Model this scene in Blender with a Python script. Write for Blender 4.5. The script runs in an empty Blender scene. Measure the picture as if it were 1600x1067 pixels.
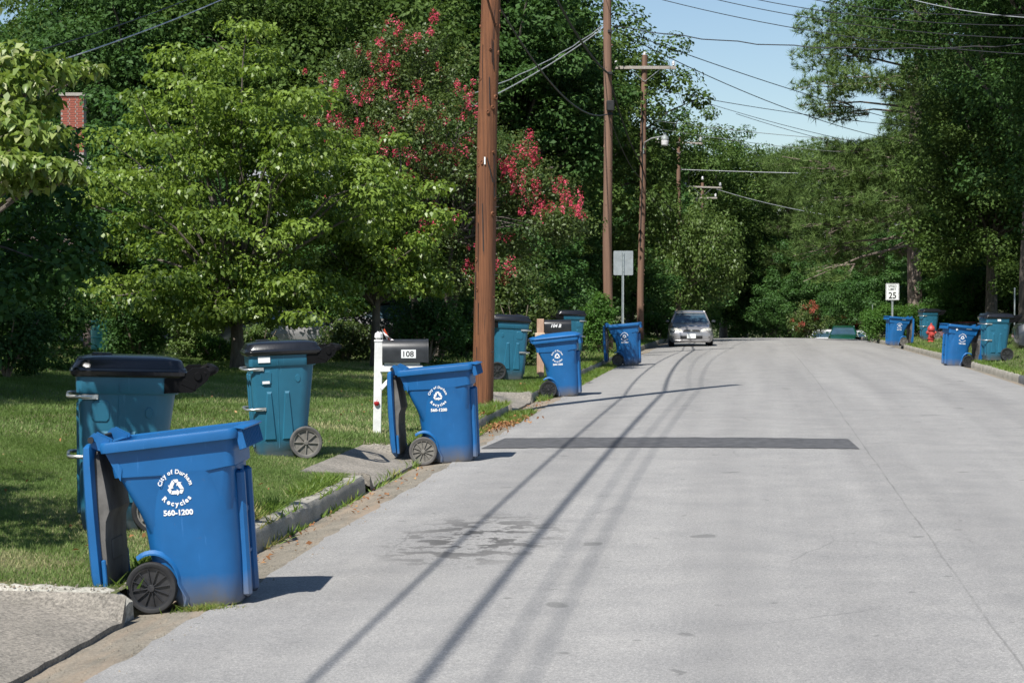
import bpy, math, random
import numpy as np
from mathutils import Vector, Matrix, Euler

random.seed(7)
RNG = np.random.default_rng(11)
R = math.radians
PI = math.pi
scene = bpy.context.scene
COL = scene.collection

# ------------------------------------------------------------------ camera
CAMZ = 2.08
YAW = math.atan(370 / 3200)
PITCH = math.atan(88.5 / 3200)
cam_data = bpy.data.cameras.new("camera")
cam = bpy.data.objects.new("camera", cam_data)
COL.objects.link(cam)
cam.location = (0, 0, CAMZ)
cam.rotation_euler = (PI / 2 - PITCH, 0, YAW)
cam_data.sensor_width = 36
cam_data.lens = 72
cam_data.clip_start = 0.1
cam_data.clip_end = 4000
cam_data.dof.use_dof = True
cam_data.dof.focus_distance = 24
cam_data.dof.aperture_fstop = 10
scene.camera = cam

# ------------------------------------------------------------------ sky and sun
SUN_AZ = R(23.4)      # shadows fall this far to the right of +Y
SUN_EL = R(54)
to_sun = Vector((-math.sin(SUN_AZ) * math.cos(SUN_EL), -math.cos(SUN_AZ) * math.cos(SUN_EL), math.sin(SUN_EL)))
world = bpy.data.worlds.new("World")
scene.world = world
world.use_nodes = True
wn = world.node_tree
sky = wn.nodes.new("ShaderNodeTexSky")
sky.sky_type = 'NISHITA'
sky.sun_disc = False
sky.sun_elevation = SUN_EL
sky.sun_rotation = math.atan2(to_sun.x, to_sun.y)
sky.air_density = 1.0
sky.dust_density = 0.25
sky.ozone_density = 3.0
wn.links.new(sky.outputs[0], wn.nodes["Background"].inputs[0])
wn.nodes["Background"].inputs[1].default_value = 0.075
sun_data = bpy.data.lights.new("sun", 'SUN')
sun_data.energy = 4.6
sun_data.angle = R(0.55)
sun_data.color = (1.0, 0.965, 0.91)
sun = bpy.data.objects.new("sun", sun_data)
COL.objects.link(sun)
sun.rotation_euler = (-to_sun).to_track_quat('-Z', 'Y').to_euler()
scene.view_settings.view_transform = 'Standard'
scene.view_settings.look = 'None'
scene.view_settings.exposure = 0.62
scene.view_settings.gamma = 1
scene.view_settings.use_curve_mapping = False
scene.cycles.max_bounces = 6
scene.cycles.transparent_max_bounces = 8
scene.cycles.use_denoising = True

# ------------------------------------------------------------------ measuring the place
CF = Vector((-math.sin(YAW) * math.cos(PITCH), math.cos(YAW) * math.cos(PITCH), -math.sin(PITCH)))
CR = Vector((math.cos(YAW), math.sin(YAW), 0))
CU = CR.cross(CF)


def at(px, py, D):
    """point of the place surveyed at depth D"""
    return Vector((0, 0, CAMZ)) + D * (CF + (px - 800) / 3200 * CR + (533.5 - py) / 3200 * CU)


PY = [-60, 0, 42, 60, 82, 107, 120, 150, 200, 300, 600, 1500]
PZ = [0, 0, 0, -.12, -.36, -.72, -1.07, -2.3, -4.6, -7.5, -9, -9]


def zp(y):
    return np.interp(y, PY, PZ)


_ys = np.arange(-60, 400, 1.0)
_zs = zp(_ys)
_k = np.ones(9) / 9
_zs[4:-4] = np.convolve(_zs, _k, 'same')[4:-4]


def zroad(y):
    return np.interp(y, _ys, _zs)


XL, XG, XK, XKB = -3.43, -3.89, -4.07, -4.07      # asphalt edge, gutter edge (kerb face), back of kerb
XR, XRG, XRK = 5.62, 5.9, 6.08


def crown(x):
    return .06 * (1 - ((x - 1.1) / 4.53) ** 2)


DRIVES = [(4.0, 12.45, -30), (20.75, 24.3, -4.62), (33.4, 36.6, -4.75)]


def in_drive(y, m=0.0, x=None):
    r = np.zeros_like(np.asarray(y, float))
    x = -4.2 if x is None else np.asarray(x)
    for a, b, xe in DRIVES:
        r = np.maximum(r, ((np.asarray(y) > a - m) & (np.asarray(y) < b + m) & (x > xe)).astype(float))
    return r


def H(x, y, cut=True):
    """height of the ground (lawns, gutters, road) at x, y"""
    x = np.asarray(x, float); y = np.asarray(y, float)
    z = zroad(y)
    left = .13 + .022 * np.clip(-x + XKB, 0, 18)
    ramp = -.015 + .155 * np.clip((-x + XG) / 1.0, 0, 1) + .012 * np.clip(-x + XG - 1.3, 0, 18)
    if cut:
        left = np.where(in_drive(y, 0, x) > 0, np.minimum(left, ramp), left)
    right = .12 + .03 * np.clip(x - XRK, 0, 20) + .10 * np.clip((x - XRK - .3) / 1.5, 0, 1)
    gl = -.05 * np.clip((-x + XL) / .46, 0, 1)
    gr = -.05 * np.clip((x - XR) / .28, 0, 1)
    mid = crown(np.clip(x, XL, XR)) + gl + gr
    return z + np.where(x < XG, left, np.where(x > XRG, right, mid))


def ground(px, py, extra=0.0):
    d0 = at(px, py, 1.0) - Vector((0, 0, CAMZ))
    lo = 5.0
    t = lo
    while t < 400:
        p = Vector((0, 0, CAMZ)) + d0 * t
        if p.z < float(H(p.x, p.y)) + extra:
            return p
        t += 0.05
    return Vector((0, 0, CAMZ)) + d0 * 110


def yard(px, D, dz=0.0):
    """ground point below pixel column px at depth D"""
    p = at(px, 533, D)
    p.z = float(H(p.x, p.y)) + dz
    return p


# ------------------------------------------------------------------ materials
def nt(name):
    m = bpy.data.materials.new(name)
    m.use_nodes = True
    t = m.node_tree
    return m, t, t.nodes["Principled BSDF"]


def N(t, kind, **kw):
    n = t.nodes.new(kind)
    for k, v in kw.items():
        if k.startswith('_'):
            setattr(n, k[1:], v)
        else:
            n.inputs[k.replace('_', ' ')].default_value = v
    return n


def L(t, a, b):
    t.links.new(a, b)


def noise(t, vec, scale, detail=4, rough=.6):
    n = N(t, "ShaderNodeTexNoise", Scale=scale, Detail=detail, Roughness=rough)
    if vec is not None:
        L(t, vec, n.inputs['Vector'])
    return n.outputs['Fac']


def ramp(t, fac, stops):
    r = t.nodes.new("ShaderNodeValToRGB")
    el = r.color_ramp.elements
    while len(el) < len(stops):
        el.new(.5)
    for e, (p, c) in zip(el, stops):
        e.position = p
        e.color = (*c, 1) if len(c) == 3 else c
    L(t, fac, r.inputs[0])
    return r.outputs[0]


def mixc(t, fac, a, b, mode='MIX'):
    m = t.nodes.new("ShaderNodeMix")
    m.data_type = 'RGBA'
    m.blend_type = mode
    for sock, v in ((m.inputs[0], fac), (m.inputs[6], a), (m.inputs[7], b)):
        if isinstance(v, (int, float)):
            sock.default_value = v
        elif isinstance(v, tuple):
            sock.default_value = (*v, 1)
        else:
            L(t, v, sock)
    return m.outputs[2]


def math_(t, op, a, b=None, clamp=False):
    m = t.nodes.new("ShaderNodeMath")
    m.operation = op
    m.use_clamp = clamp
    for s, v in zip(m.inputs, (a, b)):
        if v is None:
            continue
        if isinstance(v, (int, float)):
            s.default_value = v
        else:
            L(t, v, s)
    return m.outputs[0]


def bump(t, bsdf, h, strength=.3, dist=.01):
    b = N(t, "ShaderNodeBump", Strength=strength, Distance=dist)
    L(t, h, b.inputs['Height'])
    L(t, b.outputs[0], bsdf.inputs['Normal'])


def coord(t, which='Object'):
    return t.nodes.new("ShaderNodeTexCoord").outputs[which]


def stretch(t, vec, s):
    m = t.nodes.new("ShaderNodeMapping")
    m.inputs['Scale'].default_value = s
    L(t, vec, m.inputs[0])
    return m.outputs[0]


def plain(name, c, rough=.5, var=.15, scale=6, metal=0.0, bumps=0.0, bscale=60, spec=.5, coat=0.0):
    m, t, b = nt(name)
    co = coord(t)
    f = noise(t, co, scale)
    lo = tuple(v * (1 - var) for v in c)
    hi = tuple(min(1, v * (1 + var)) for v in c)
    L(t, ramp(t, f, [(.3, lo), (.7, hi)]), b.inputs['Base Color'])
    b.inputs['Roughness'].default_value = rough
    b.inputs['Metallic'].default_value = metal
    b.inputs['Specular IOR Level'].default_value = spec
    b.inputs['Coat Weight'].default_value = coat
    if bumps:
        bump(t, b, noise(t, co, bscale), bumps, .004)
    return m


def cart_plastic(name, c, dirt=(.16, .14, .115), h0=.17):
    """moulded plastic with scuffs, faint scratches and road dirt towards the foot"""
    m, t, b = nt(name)
    co = coord(t)
    base = ramp(t, noise(t, co, 2.5), [(.3, tuple(v * .86 for v in c)), (.7, tuple(v * 1.1 for v in c))])
    scr = noise(t, stretch(t, co, (40, 40, 3)), 1.0, 3)
    base = mixc(t, math_(t, 'MULTIPLY', ramp(t, scr, [(.66, (0, 0, 0)), (.72, (1, 1, 1))]), .25), base,
                tuple(min(1, v * 1.6 + .05) for v in c))
    sep = t.nodes.new("ShaderNodeSeparateXYZ")
    L(t, co, sep.inputs[0])
    z = math_(t, 'SUBTRACT', h0, sep.outputs[2])
    z = math_(t, 'DIVIDE', z, h0 * .9)
    n = math_(t, 'SUBTRACT', noise(t, stretch(t, co, (5, 5, 2)), 1.3, 5), .28)
    d = math_(t, 'ADD', z, n)
    d = math_(t, 'MULTIPLY', math_(t, 'MULTIPLY', d, noise(t, co, 7, 6)), 1.3, True)
    sp = ramp(t, noise(t, co, 30, 3), [(.68, (0, 0, 0)), (.75, (1, 1, 1))])
    d = math_(t, 'MAXIMUM', d, math_(t, 'MULTIPLY', sp, .22))
    L(t, mixc(t, d, base, dirt), b.inputs['Base Color'])
    L(t, math_(t, 'ADD', math_(t, 'MULTIPLY', d, .4), .42), b.inputs['Roughness'])
    bump(t, b, math_(t, 'ADD', noise(t, co, 220, 2), math_(t, 'MULTIPLY', noise(t, co, 3, 2), 6)), .22, .004)
    return m


def leafy(name, dark, light, trans=.28, rough=.42, odd=None, spec=.4):
    m, t, b = nt(name)
    a = t.nodes.new("ShaderNodeAttribute")
    a.attribute_name = "rnd"
    stops = [(0, dark), (.85, light)]
    if odd:
        stops.append((.97, odd))
    c = ramp(t, a.outputs['Fac'], stops)
    g = noise(t, coord(t), .5, 2)
    c = mixc(t, math_(t, 'MULTIPLY', g, .5), c, tuple((x + y) * .5 * s for x, y, s in zip(dark, light, (1.15, .95, .6))))
    L(t, c, b.inputs['Base Color'])
    b.inputs['Roughness'].default_value = rough
    b.inputs['Specular IOR Level'].default_value = spec
    tr = t.nodes.new("ShaderNodeBsdfTranslucent")
    L(t, mixc(t, .5, c, (light[0] * 1.6, light[1] * 1.7, light[2] * .8)), tr.inputs[0])
    mx = t.nodes.new("ShaderNodeMixShader")
    mx.inputs[0].default_value = trans
    L(t, b.outputs[0], mx.inputs[1])
    L(t, tr.outputs[0], mx.inputs[2])
    L(t, mx.outputs[0], t.nodes["Material Output"].inputs[0])
    return m


def bark(name, c1, c2, sx=14, sz=2.2, strength=.7, dist=.02, rough=.85):
    m, t, b = nt(name)
    co = coord(t)
    s = stretch(t, co, (sx, sx, sz))
    f = noise(t, s, 1.0, 6, .7)
    g = noise(t, co, 1.2, 3)
    c = ramp(t, f, [(.32, c1), (.62, c2)])
    c = mixc(t, math_(t, 'MULTIPLY', g, .5), c, tuple(v * 1.15 for v in c1))
    L(t, c, b.inputs['Base Color'])
    b.inputs['Roughness'].default_value = rough
    bump(t, b, f, strength, dist)
    return m


def m_asphalt():
    m, t, b = nt("aged_asphalt")
    co = coord(t)
    f1 = noise(t, co, 90, 4, .75)
    f2 = noise(t, co, 1.6, 5, .6)
    f3 = noise(t, stretch(t, co, (1.1, .035, 1)), 1.0, 4, .55)     # wheel lanes run along the road
    f0 = noise(t, co, 38, 5, .8)
    c = ramp(t, f1, [(.28, (.158, .155, .150)), (.5, (.270, .265, .254)), (.74, (.44, .43, .408))])
    c = mixc(t, 1.0, c, ramp(t, f0, [(.36, (.80, .80, .805)), (.5, (1, 1, 1)), (.66, (1.22, 1.21, 1.19))]), 'MULTIPLY')
    c = mixc(t, 1.0, c, ramp(t, f2, [(.3, (.88, .88, .885)), (.7, (1.08, 1.07, 1.06))]), 'MULTIPLY')
    c = mixc(t, 1.0, c, ramp(t, f3, [(.35, (.86, .86, .865)), (.62, (1.05, 1.05, 1.05))]), 'MULTIPLY')
    # fine cracks running across
    v = N(t, "ShaderNodeTexVoronoi", Scale=.45)
    v.feature = 'DISTANCE_TO_EDGE'
    wv = N(t, "ShaderNodeTexNoise", Scale=2.0, Detail=6)
    L(t, co, wv.inputs['Vector'])
    vm = mixc(t, .12, co, wv.outputs['Color'])
    L(t, vm, v.inputs['Vector'])
    crack = ramp(t, v.outputs['Distance'], [(.0, (1, 1, 1)), (.004, (0, 0, 0))])
    crack = math_(t, 'MULTIPLY', crack, ramp(t, noise(t, co, .5, 2), [(.52, (0, 0, 0)), (.62, (1, 1, 1))]))
    c = mixc(t, math_(t, 'MULTIPLY', crack, .45), c, (.07, .07, .07))
    # longitudinal paving seam
    sep = t.nodes.new("ShaderNodeSeparateXYZ")
    L(t, co, sep.inputs[0])
    wob = math_(t, 'MULTIPLY', math_(t, 'SUBTRACT', noise(t, stretch(t, co, (0, .5, 0)), 1.0, 6), .5), .07)
    dx = math_(t, 'ABSOLUTE', math_(t, 'SUBTRACT', math_(t, 'ADD', sep.outputs[0], wob), 1.44))
    seam = ramp(t, dx, [(.003, (1, 1, 1)), (.012, (0, 0, 0))])
    seam = math_(t, 'MULTIPLY', seam, ramp(t, noise(t, co, 1.1, 4), [(.35, (.25, .25, .25)), (.6, (.9, .9, .9))]))
    c = mixc(t, math_(t, 'MULTIPLY', seam, .6), c, (.075, .073, .07))
    # oil drips
    ctr = N(t, "ShaderNodeVectorMath", _operation='SUBTRACT')
    L(t, co, ctr.inputs[0])
    ctr.inputs[1].default_value = (-2.2, 16.4, 0)
    ln = N(t, "ShaderNodeVectorMath", _operation='LENGTH')
    L(t, stretch(t, ctr.outputs[0], (1.25, .5, 0)), ln.inputs[0])
    fall = ramp(t, ln.outputs['Value'], [(.2, (1, 1, 1)), (.95, (0, 0, 0))])
    blob = ramp(t, noise(t, co, 3.4, 3), [(.515, (0, 0, 0)), (.545, (1, 1, 1))])
    drip = ramp(t, noise(t, co, 13, 2), [(.62, (0, 0, 0)), (.66, (1, 1, 1))])
    st = math_(t, 'MULTIPLY', math_(t, 'MAXIMUM', blob, drip), math_(t, 'POWER', fall, .6))
    c = mixc(t, math_(t, 'MULTIPLY', st, .85), c, (.05, .048, .045))
    spots = math_(t, 'MAXIMUM', ramp(t, noise(t, co, 1.9, 2), [(.70, (0, 0, 0)), (.72, (1, 1, 1))]), ramp(t, noise(t, co, 7.3, 1), [(.765, (0, 0, 0)), (.785, (1, 1, 1))]))
    c = mixc(t, math_(t, 'MULTIPLY', spots, .5), c, (.09, .09, .085))
    L(t, c, b.inputs['Base Color'])
    b.inputs['Roughness'].default_value = .82
    b.inputs['Specular IOR Level'].default_value = .35
    bump(t, b, math_(t, 'ADD', f1, math_(t, 'MULTIPLY', noise(t, co, 30, 3), .6)), .5, .004)
    return m


def m_concrete(name, a, b_, scale=1.0, tan=None):
    m, t, b = nt(name)
    co = coord(t)
    f = noise(t, co, 48 * scale, 6, .85)
    g = noise(t, co, 2.2 * scale, 5)
    c = ramp(t, f, [(.36, a), (.62, b_)])
    c = mixc(t, 1.0, c, ramp(t, g, [(.3, (.7, .7, .68)), (.65, (1.1, 1.08, 1.05))]), 'MULTIPLY')
    if tan:
        k = ramp(t, noise(t, stretch(t, co, (3.5, .45, 1)), 1.0, 5), [(.45, (0, 0, 0)), (.62, (1, 1, 1))])
        c = mixc(t, math_(t, 'MULTIPLY', k, .55), c, tan)
    L(t, c, b.inputs['Base Color'])
    b.inputs['Roughness'].default_value = .92
    bump(t, b, math_(t, 'ADD', f, math_(t, 'MULTIPLY', g, 2)), .7, .008)
    return m


def m_ground():
    m, t, b = nt("lawn_soil")
    co = coord(t)
    f = noise(t, co, 9, 6, .7)
    g = noise(t, co, .45, 4)
    c = ramp(t, f, [(.3, (.035, .055, .014)), (.55, (.085, .10, .03)), (.75, (.20, .16, .08))])
    c = mixc(t, ramp(t, g, [(.48, (0, 0, 0)), (.72, (.55, .55, .55))]), c, (.17, .125, .07))
    L(t, c, b.inputs['Base Color'])
    b.inputs['Roughness'].default_value = .95
    bump(t, b, f, .8, .03)
    return m


M = {}
M['asphalt'] = m_asphalt()
M['patch'] = plain("dark_patch_asphalt", (.075, .075, .077), .85, .35, 9, bumps=.5, bscale=150)
M['gutter'] = m_concrete("gutter_concrete", (.11, .098, .08), (.31, .28, .225), 1.0, (.32, .235, .16))
M['kerb'] = m_concrete("kerb_concrete", (.20, .19, .165), (.42, .40, .35), 1.2)
M['kerb_dark'] = plain("painted_kerb", (.10, .105, .11), .9, .3, 9, bumps=.4)
M['slab'] = m_concrete("aggregate_slab", (.085, .078, .068), (.36, .33, .285), .8)
M['chalk'] = m_concrete("pale_broken_concrete", (.22, .21, .18), (.58, .56, .50), .6)
M['soil'] = m_ground()
M['grass'] = leafy("grass_blades", (.045, .095, .018), (.20, .29, .10), .3, .65, (.46, .42, .24), .12)
M['weed'] = leafy("weed_blades", (.05, .11, .018), (.17, .26, .05), .3, .5, (.3, .25, .1), .3)
M['blue'] = cart_plastic("blue_cart_plastic", (.009, .112, .31))
M['teal'] = cart_plastic("teal_cart_plastic", (.020, .135, .215))
M['lid_black'] = plain("black_lid_plastic", (.010, .011, .014), .24, .3, 4, bumps=.15, bscale=40, spec=.6)
M['hinge_black'] = plain("black_hinge_plastic", (.006, .006, .0065), .6, .2, 6, spec=.12)
M['black_dull'] = plain("black_rubber", (.018, .018, .019), .75, .4, 12, bumps=.3)
M['grey_tyre'] = plain("dusty_tyre_rubber", (.10, .095, .09), .85, .35, 14, bumps=.3)
M['grey_rim'] = plain("dusty_grey_rim", (.17, .16, .14), .75, .35, 16)
M['black_rim'] = plain("black_rim_plastic", (.03, .03, .032), .25, .4, 12, spec=.7)
M['grime'] = plain("grimy_lid_lining", (.10, .095, .088), .7, .5, 5, bumps=.4, bscale=30)
M['cart_inside'] = plain("cart_inside", (.006, .03, .10), .8, .4, 6)
M['steel'] = plain("galvanised_steel", (.62, .62, .60), .34, .2, 10, metal=.85)
M['sign_back'] = plain("sign_back_aluminium", (.42, .45, .45), .45, .15, 6, metal=.55)
M['post_steel'] = plain("steel_post", (.38, .42, .42), .5, .2, 9, metal=.4)
M['white'] = plain("white_print", (.85, .85, .84), .6, .05, 5)
M['sign_white'] = plain("sign_white", (.80, .82, .80), .5, .06, 3)
M['black'] = plain("black_print", (.012, .012, .012), .55, .2, 5)
M['white_paint'] = plain("white_painted_wood", (.76, .76, .74), .5, .14, 9, bumps=.25, bscale=30)
M['mailbox'] = plain("dark_grey_mailbox", (.024, .026, .028), .42, .35, 7, bumps=.15, bscale=25)
M['mailbox_black'] = plain("black_mailbox", (.016, .016, .017), .3, .4, 7)
M['apple'] = plain("red_enamel", (.30, .012, .015), .35, .2, 8)
M['flag_red'] = plain("red_flag", (.55, .07, .02), .5, .2, 8)
M['flag_white'] = plain("pale_flag", (.72, .66, .66), .5, .2, 20)
M['pole'] = bark("treated_pole_wood", (.07, .025, .010), (.27, .105, .042), 30, .8, 1.0, .02, .75)
M['pole_far'] = bark("old_pole_wood", (.13, .075, .05), (.26, .15, .10), 22, .6, .6, .012, .85)
M['pole_grey'] = bark("weathered_crossarm", (.25, .22, .19), (.46, .42, .37), 20, 20, .5, .01, .9)
M['timber'] = bark("bare_timber", (.34, .20, .13), (.52, .36, .26), 18, 4, .4, .006, .8)
M['timber_pale'] = bark("pale_timber", (.50, .38, .27), (.70, .58, .44), 12, 12, .3, .006, .8)
M['bark_grey'] = bark("grey_bark", (.055, .045, .038), (.17, .145, .12), 12, 3)
M['bark_pine'] = bark("pine_bark", (.13, .095, .075), (.34, .28, .235), 9, 2.6, .9, .05)
M['bark_smooth'] = bark("smooth_tan_bark", (.15, .12, .09), (.30, .24, .18), 10, 1.5, .3, .01)
M['insul'] = plain("glazed_insulator", (.55, .55, .55), .15, .3, 9)
M['cable'] = plain("black_cable", (.02, .02, .022), .5, .3, 5)
M['cable_pale'] = plain("bright_cable", (.55, .56, .56), .4, .2, 5, metal=.5)
M['hydrant'] = plain("hydrant_red", (.42, .055, .045), .5, .35, 12, bumps=.3)
M['siding'] = plain("grey_siding", (.42, .45, .47), .7, .1, 3)
M['porch_shaded'] = plain("porch_shade_wood", (.13, .10, .09), .8, .3, 3)  # porch shade is put into this dark colour
M['roof'] = plain("grey_shingle", (.21, .215, .23), .9, .3, 9, bumps=.6, bscale=30)
M['brick'] = plain("red_brick", (.30, .085, .055), .85, .3, 12, bumps=.4)
M['mortar'] = plain("mortar", (.35, .32, .28), .95, .2, 12)
M['tank'] = plain("turquoise_tank", (.10, .46, .42), .35, .25, 4)
M['silver'] = plain("silver_car_paint", (.36, .35, .35), .34, .05, 2, metal=.55, coat=.6)
M['green_paint'] = plain("green_car_paint", (.008, .085, .048), .25, .1, 2, metal=.4, coat=.8)
M['white_car'] = plain("white_car_paint", (.75, .76, .76), .3, .05, 2, coat=.6)
M['dark_car'] = plain("dark_car_paint", (.03, .035, .04), .25, .1, 2, coat=.8)
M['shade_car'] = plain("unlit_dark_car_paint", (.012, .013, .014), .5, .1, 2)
M['maroon'] = plain("maroon_car_paint", (.09, .025, .028), .35, .2, 3, coat=.5)
M['glass'] = plain("tinted_car_glass", (.035, .07, .10), .08, .2, 2, spec=1.0)
M['lamp_clear'] = plain("headlamp_lens", (.72, .70, .62), .12, .25, 18, spec=.9)
M['lamp_red'] = plain("tail_lamp_lens", (.45, .015, .02), .2, .25, 18, spec=.9)
M['lamp_amber'] = plain("amber_lens", (.6, .2, .03), .25, .2, 18)
M['pane'] = plain("window_pane", (.03, .04, .045), .08, .2, 2, spec=.9)
M['rock'] = m_concrete("pale_stone", (.30, .29, .27), (.60, .58, .54), 1.0)
M['litter'] = leafy("dry_leaves", (.16, .07, .035), (.36, .19, .09), .1, .8, (.45, .3, .15), .2)

M['lf_dog'] = leafy("dogwood_leaf", (.026, .080, .014), (.27, .38, .075), .28, .40, (.50, .52, .24), .45)
M['lf_near'] = leafy("near_dogwood_leaf", (.045, .11, .020), (.26, .35, .085), .28, .40, (.46, .48, .24), .5)
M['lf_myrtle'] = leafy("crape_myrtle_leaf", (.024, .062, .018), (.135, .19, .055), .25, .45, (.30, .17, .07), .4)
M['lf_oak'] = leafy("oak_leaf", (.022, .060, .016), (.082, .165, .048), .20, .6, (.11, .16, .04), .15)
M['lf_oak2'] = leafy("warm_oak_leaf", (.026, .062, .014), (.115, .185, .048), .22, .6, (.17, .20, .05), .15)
M['lf_pale'] = leafy("birch_leaf", (.04, .09, .022), (.16, .235, .070), .28, .45, (.36, .42, .22), .3)
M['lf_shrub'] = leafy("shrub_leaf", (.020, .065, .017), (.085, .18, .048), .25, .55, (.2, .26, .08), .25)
M['lf_hedge'] = leafy("hedge_leaf", (.030, .098, .018), (.11, .215, .045), .3, .55, (.22, .32, .08), .2)
M['needle'] = leafy("pine_needles", (.022, .066, .020), (.165, .25, .07), .15, .6, (.24, .27, .10), .2)
M['flower'] = leafy("crape_myrtle_flower", (.40, .035, .09), (.78, .13, .23), .3, .6, (.85, .32, .40), .2)
M['flower_dull'] = leafy("dusky_flower", (.25, .05, .04), (.48, .13, .10), .3, .6, None, .3)


# ------------------------------------------------------------------ mesh helpers
class MB:
    def __init__(s):
        s.v = []; s.f = []

    def add(s, vs, fs):
        o = len(s.v)
        s.v.extend([tuple(v) for v in vs])
        s.f.extend([tuple(i + o for i in f) for f in fs])
        return s

    def box(s, c, d, rot=None, bevel=0.0, taper=1.0):
        """box centred at c with full size d; bevel cuts the twelve edges"""
        hx, hy, hz = d[0] / 2, d[1] / 2, d[2] / 2
        b = min(bevel, hx * .9, hy * .9, hz * .9)
        if b <= 0:
            vs = [(x * hx * (taper if z > 0 else 1), y * hy * (taper if z > 0 else 1), z * hz)
                  for z in (-1, 1) for y in (-1, 1) for x in (-1, 1)]
            fs = [(0, 2, 3, 1), (4, 5, 7, 6), (0, 1, 5, 4), (2, 6, 7, 3), (0, 4, 6, 2), (1, 3, 7, 5)]
        else:
            vs = []; rings = []
            for z, ins in ((-hz, b), (-hz + b, 0), (hz - b, 0), (hz, b)):
                k = taper if z > 0 else 1
                ax, ay = hx - ins, hy - ins
                r = []
                for x, y in ((-ax + b, -ay), (ax - b, -ay), (ax, -ay + b), (ax, ay - b), (ax - b, ay), (-ax + b, ay), (-ax, ay - b), (-ax, -ay + b)):
                    r.append(len(vs)); vs.append((x * k, y * k, z))
                rings.append(r)
            fs = [tuple(reversed(rings[0])), tuple(rings[-1])]
            for a, c2 in zip(rings, rings[1:]):
                for i in range(8):
                    j = (i + 1) % 8
                    fs.append((a[i], a[j], c2[j], c2[i]))
        mt = Matrix.Translation(c)
        if rot is not None:
            mt = mt @ Euler(rot).to_matrix().to_4x4()
        return s.add([mt @ Vector(v) for v in vs], fs)

    def tube(s, pts, rad, n=8, cap=True):
        pts = [Vector(p) for p in pts]
        if not hasattr(rad, '__len__'):
            rad = [rad] * len(pts)
        vs = []; fs = []
        ref = None
        for i, p in enumerate(pts):
            d = (pts[min(i + 1, len(pts) - 1)] - pts[max(i - 1, 0)])
            d = d.normalized() if d.length > 1e-9 else Vector((0, 0, 1))
            if ref is None:
                ref = Vector((1, 0, 0)) if abs(d.x) < .9 else Vector((0, 1, 0))
            a = (ref - d * ref.dot(d)).normalized()
            ref = a
            b = d.cross(a)
            for k in range(n):
                t = 2 * PI * k / n
                vs.append(p + (a * math.cos(t) + b * math.sin(t)) * rad[i])
        for i in range(len(pts) - 1):
            for k in range(n):
                k2 = (k + 1) % n
                fs.append((i * n + k, i * n + k2, (i + 1) * n + k2, (i + 1) * n + k))
        if cap:
            fs.append(tuple(reversed(range(n))))
            fs.append(tuple(range((len(pts) - 1) * n, len(pts) * n)))
        return s.add(vs, fs)

    def lathe(s, prof, n=24, mt=None, closed=False):
        """profile [(r, z)] turned round z"""
        vs = []; fs = []
        for r, z in prof:
            for k in range(n):
                t = 2 * PI * k / n
                vs.append((r * math.cos(t), r * math.sin(t), z))
        m = len(prof)
        rng = range(m if closed else m - 1)
        for i in rng:
            j = (i + 1) % m
            for k in range(n):
                k2 = (k + 1) % n
                fs.append((i * n + k, i * n + k2, j * n + k2, j * n + k))
        if not closed:
            fs.append(tuple(reversed(range(n))))
            fs.append(tuple(range((m - 1) * n, m * n)))
        if mt is not None:
            vs = [mt @ Vector(v) for v in vs]
        return s.add(vs, fs)

    def loft(s, rings, cap0=True, cap1=True):
        vs = []; fs = []
        n = len(rings[0])
        for r in rings:
            vs.extend(r)
        for i in range(len(rings) - 1):
            for k in range(n):
                k2 = (k + 1) % n
                fs.append((i * n + k, i * n + k2, (i + 1) * n + k2, (i + 1) * n + k))
        if cap0:
            fs.append(tuple(reversed(range(n))))
        if cap1:
            fs.append(tuple(range((len(rings) - 1) * n, len(rings) * n)))
        return s.add(vs, fs)

    def mesh(s, name, mat, smooth=35):
        me = bpy.data.meshes.new(name)
        me.from_pydata(s.v, [], s.f)
        me.materials.append(M[mat] if isinstance(mat, str) else mat)
        if smooth:
            me.polygons.foreach_set('use_smooth', [True] * len(me.polygons))
            me.set_sharp_from_angle(angle=R(smooth))
        me.update()
        return me

    def build(s, name, mat, parent=None, smooth=35, loc=None, rot=None):
        o = bpy.data.objects.new(name, s.mesh(name, mat, smooth))
        COL.objects.link(o)
        if parent is not None:
            o.parent = parent
        if loc is not None:
            o.location = loc
        if rot is not None:
            o.rotation_euler = rot
        return o


def tag(o, label=None, cat=None, group=None, kind=None):
    if label: o['label'] = label
    if cat: o['category'] = cat
    if group: o['group'] = group
    if kind: o['kind'] = kind
    return o


def thing(name, label, cat, loc=(0, 0, 0), rot=(0, 0, 0), group=None):
    o = bpy.data.objects.new(name, None)
    COL.objects.link(o)
    o.location = loc
    o.rotation_euler = rot
    o.empty_display_size = .2
    return tag(o, label, cat, group)


def copy_tree(o, parent=None):
    c = o.copy()
    COL.objects.link(c)
    if parent is not None:
        c.parent = parent
    for ch in list(o.children):
        copy_tree(ch, c)
    return c


def inst(me, name, parent, loc=(0, 0, 0), rot=(0, 0, 0), sc=(1, 1, 1)):
    o = bpy.data.objects.new(name, me)
    COL.objects.link(o)
    o.parent = parent
    o.location = loc; o.rotation_euler = rot; o.scale = sc
    return o


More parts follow.
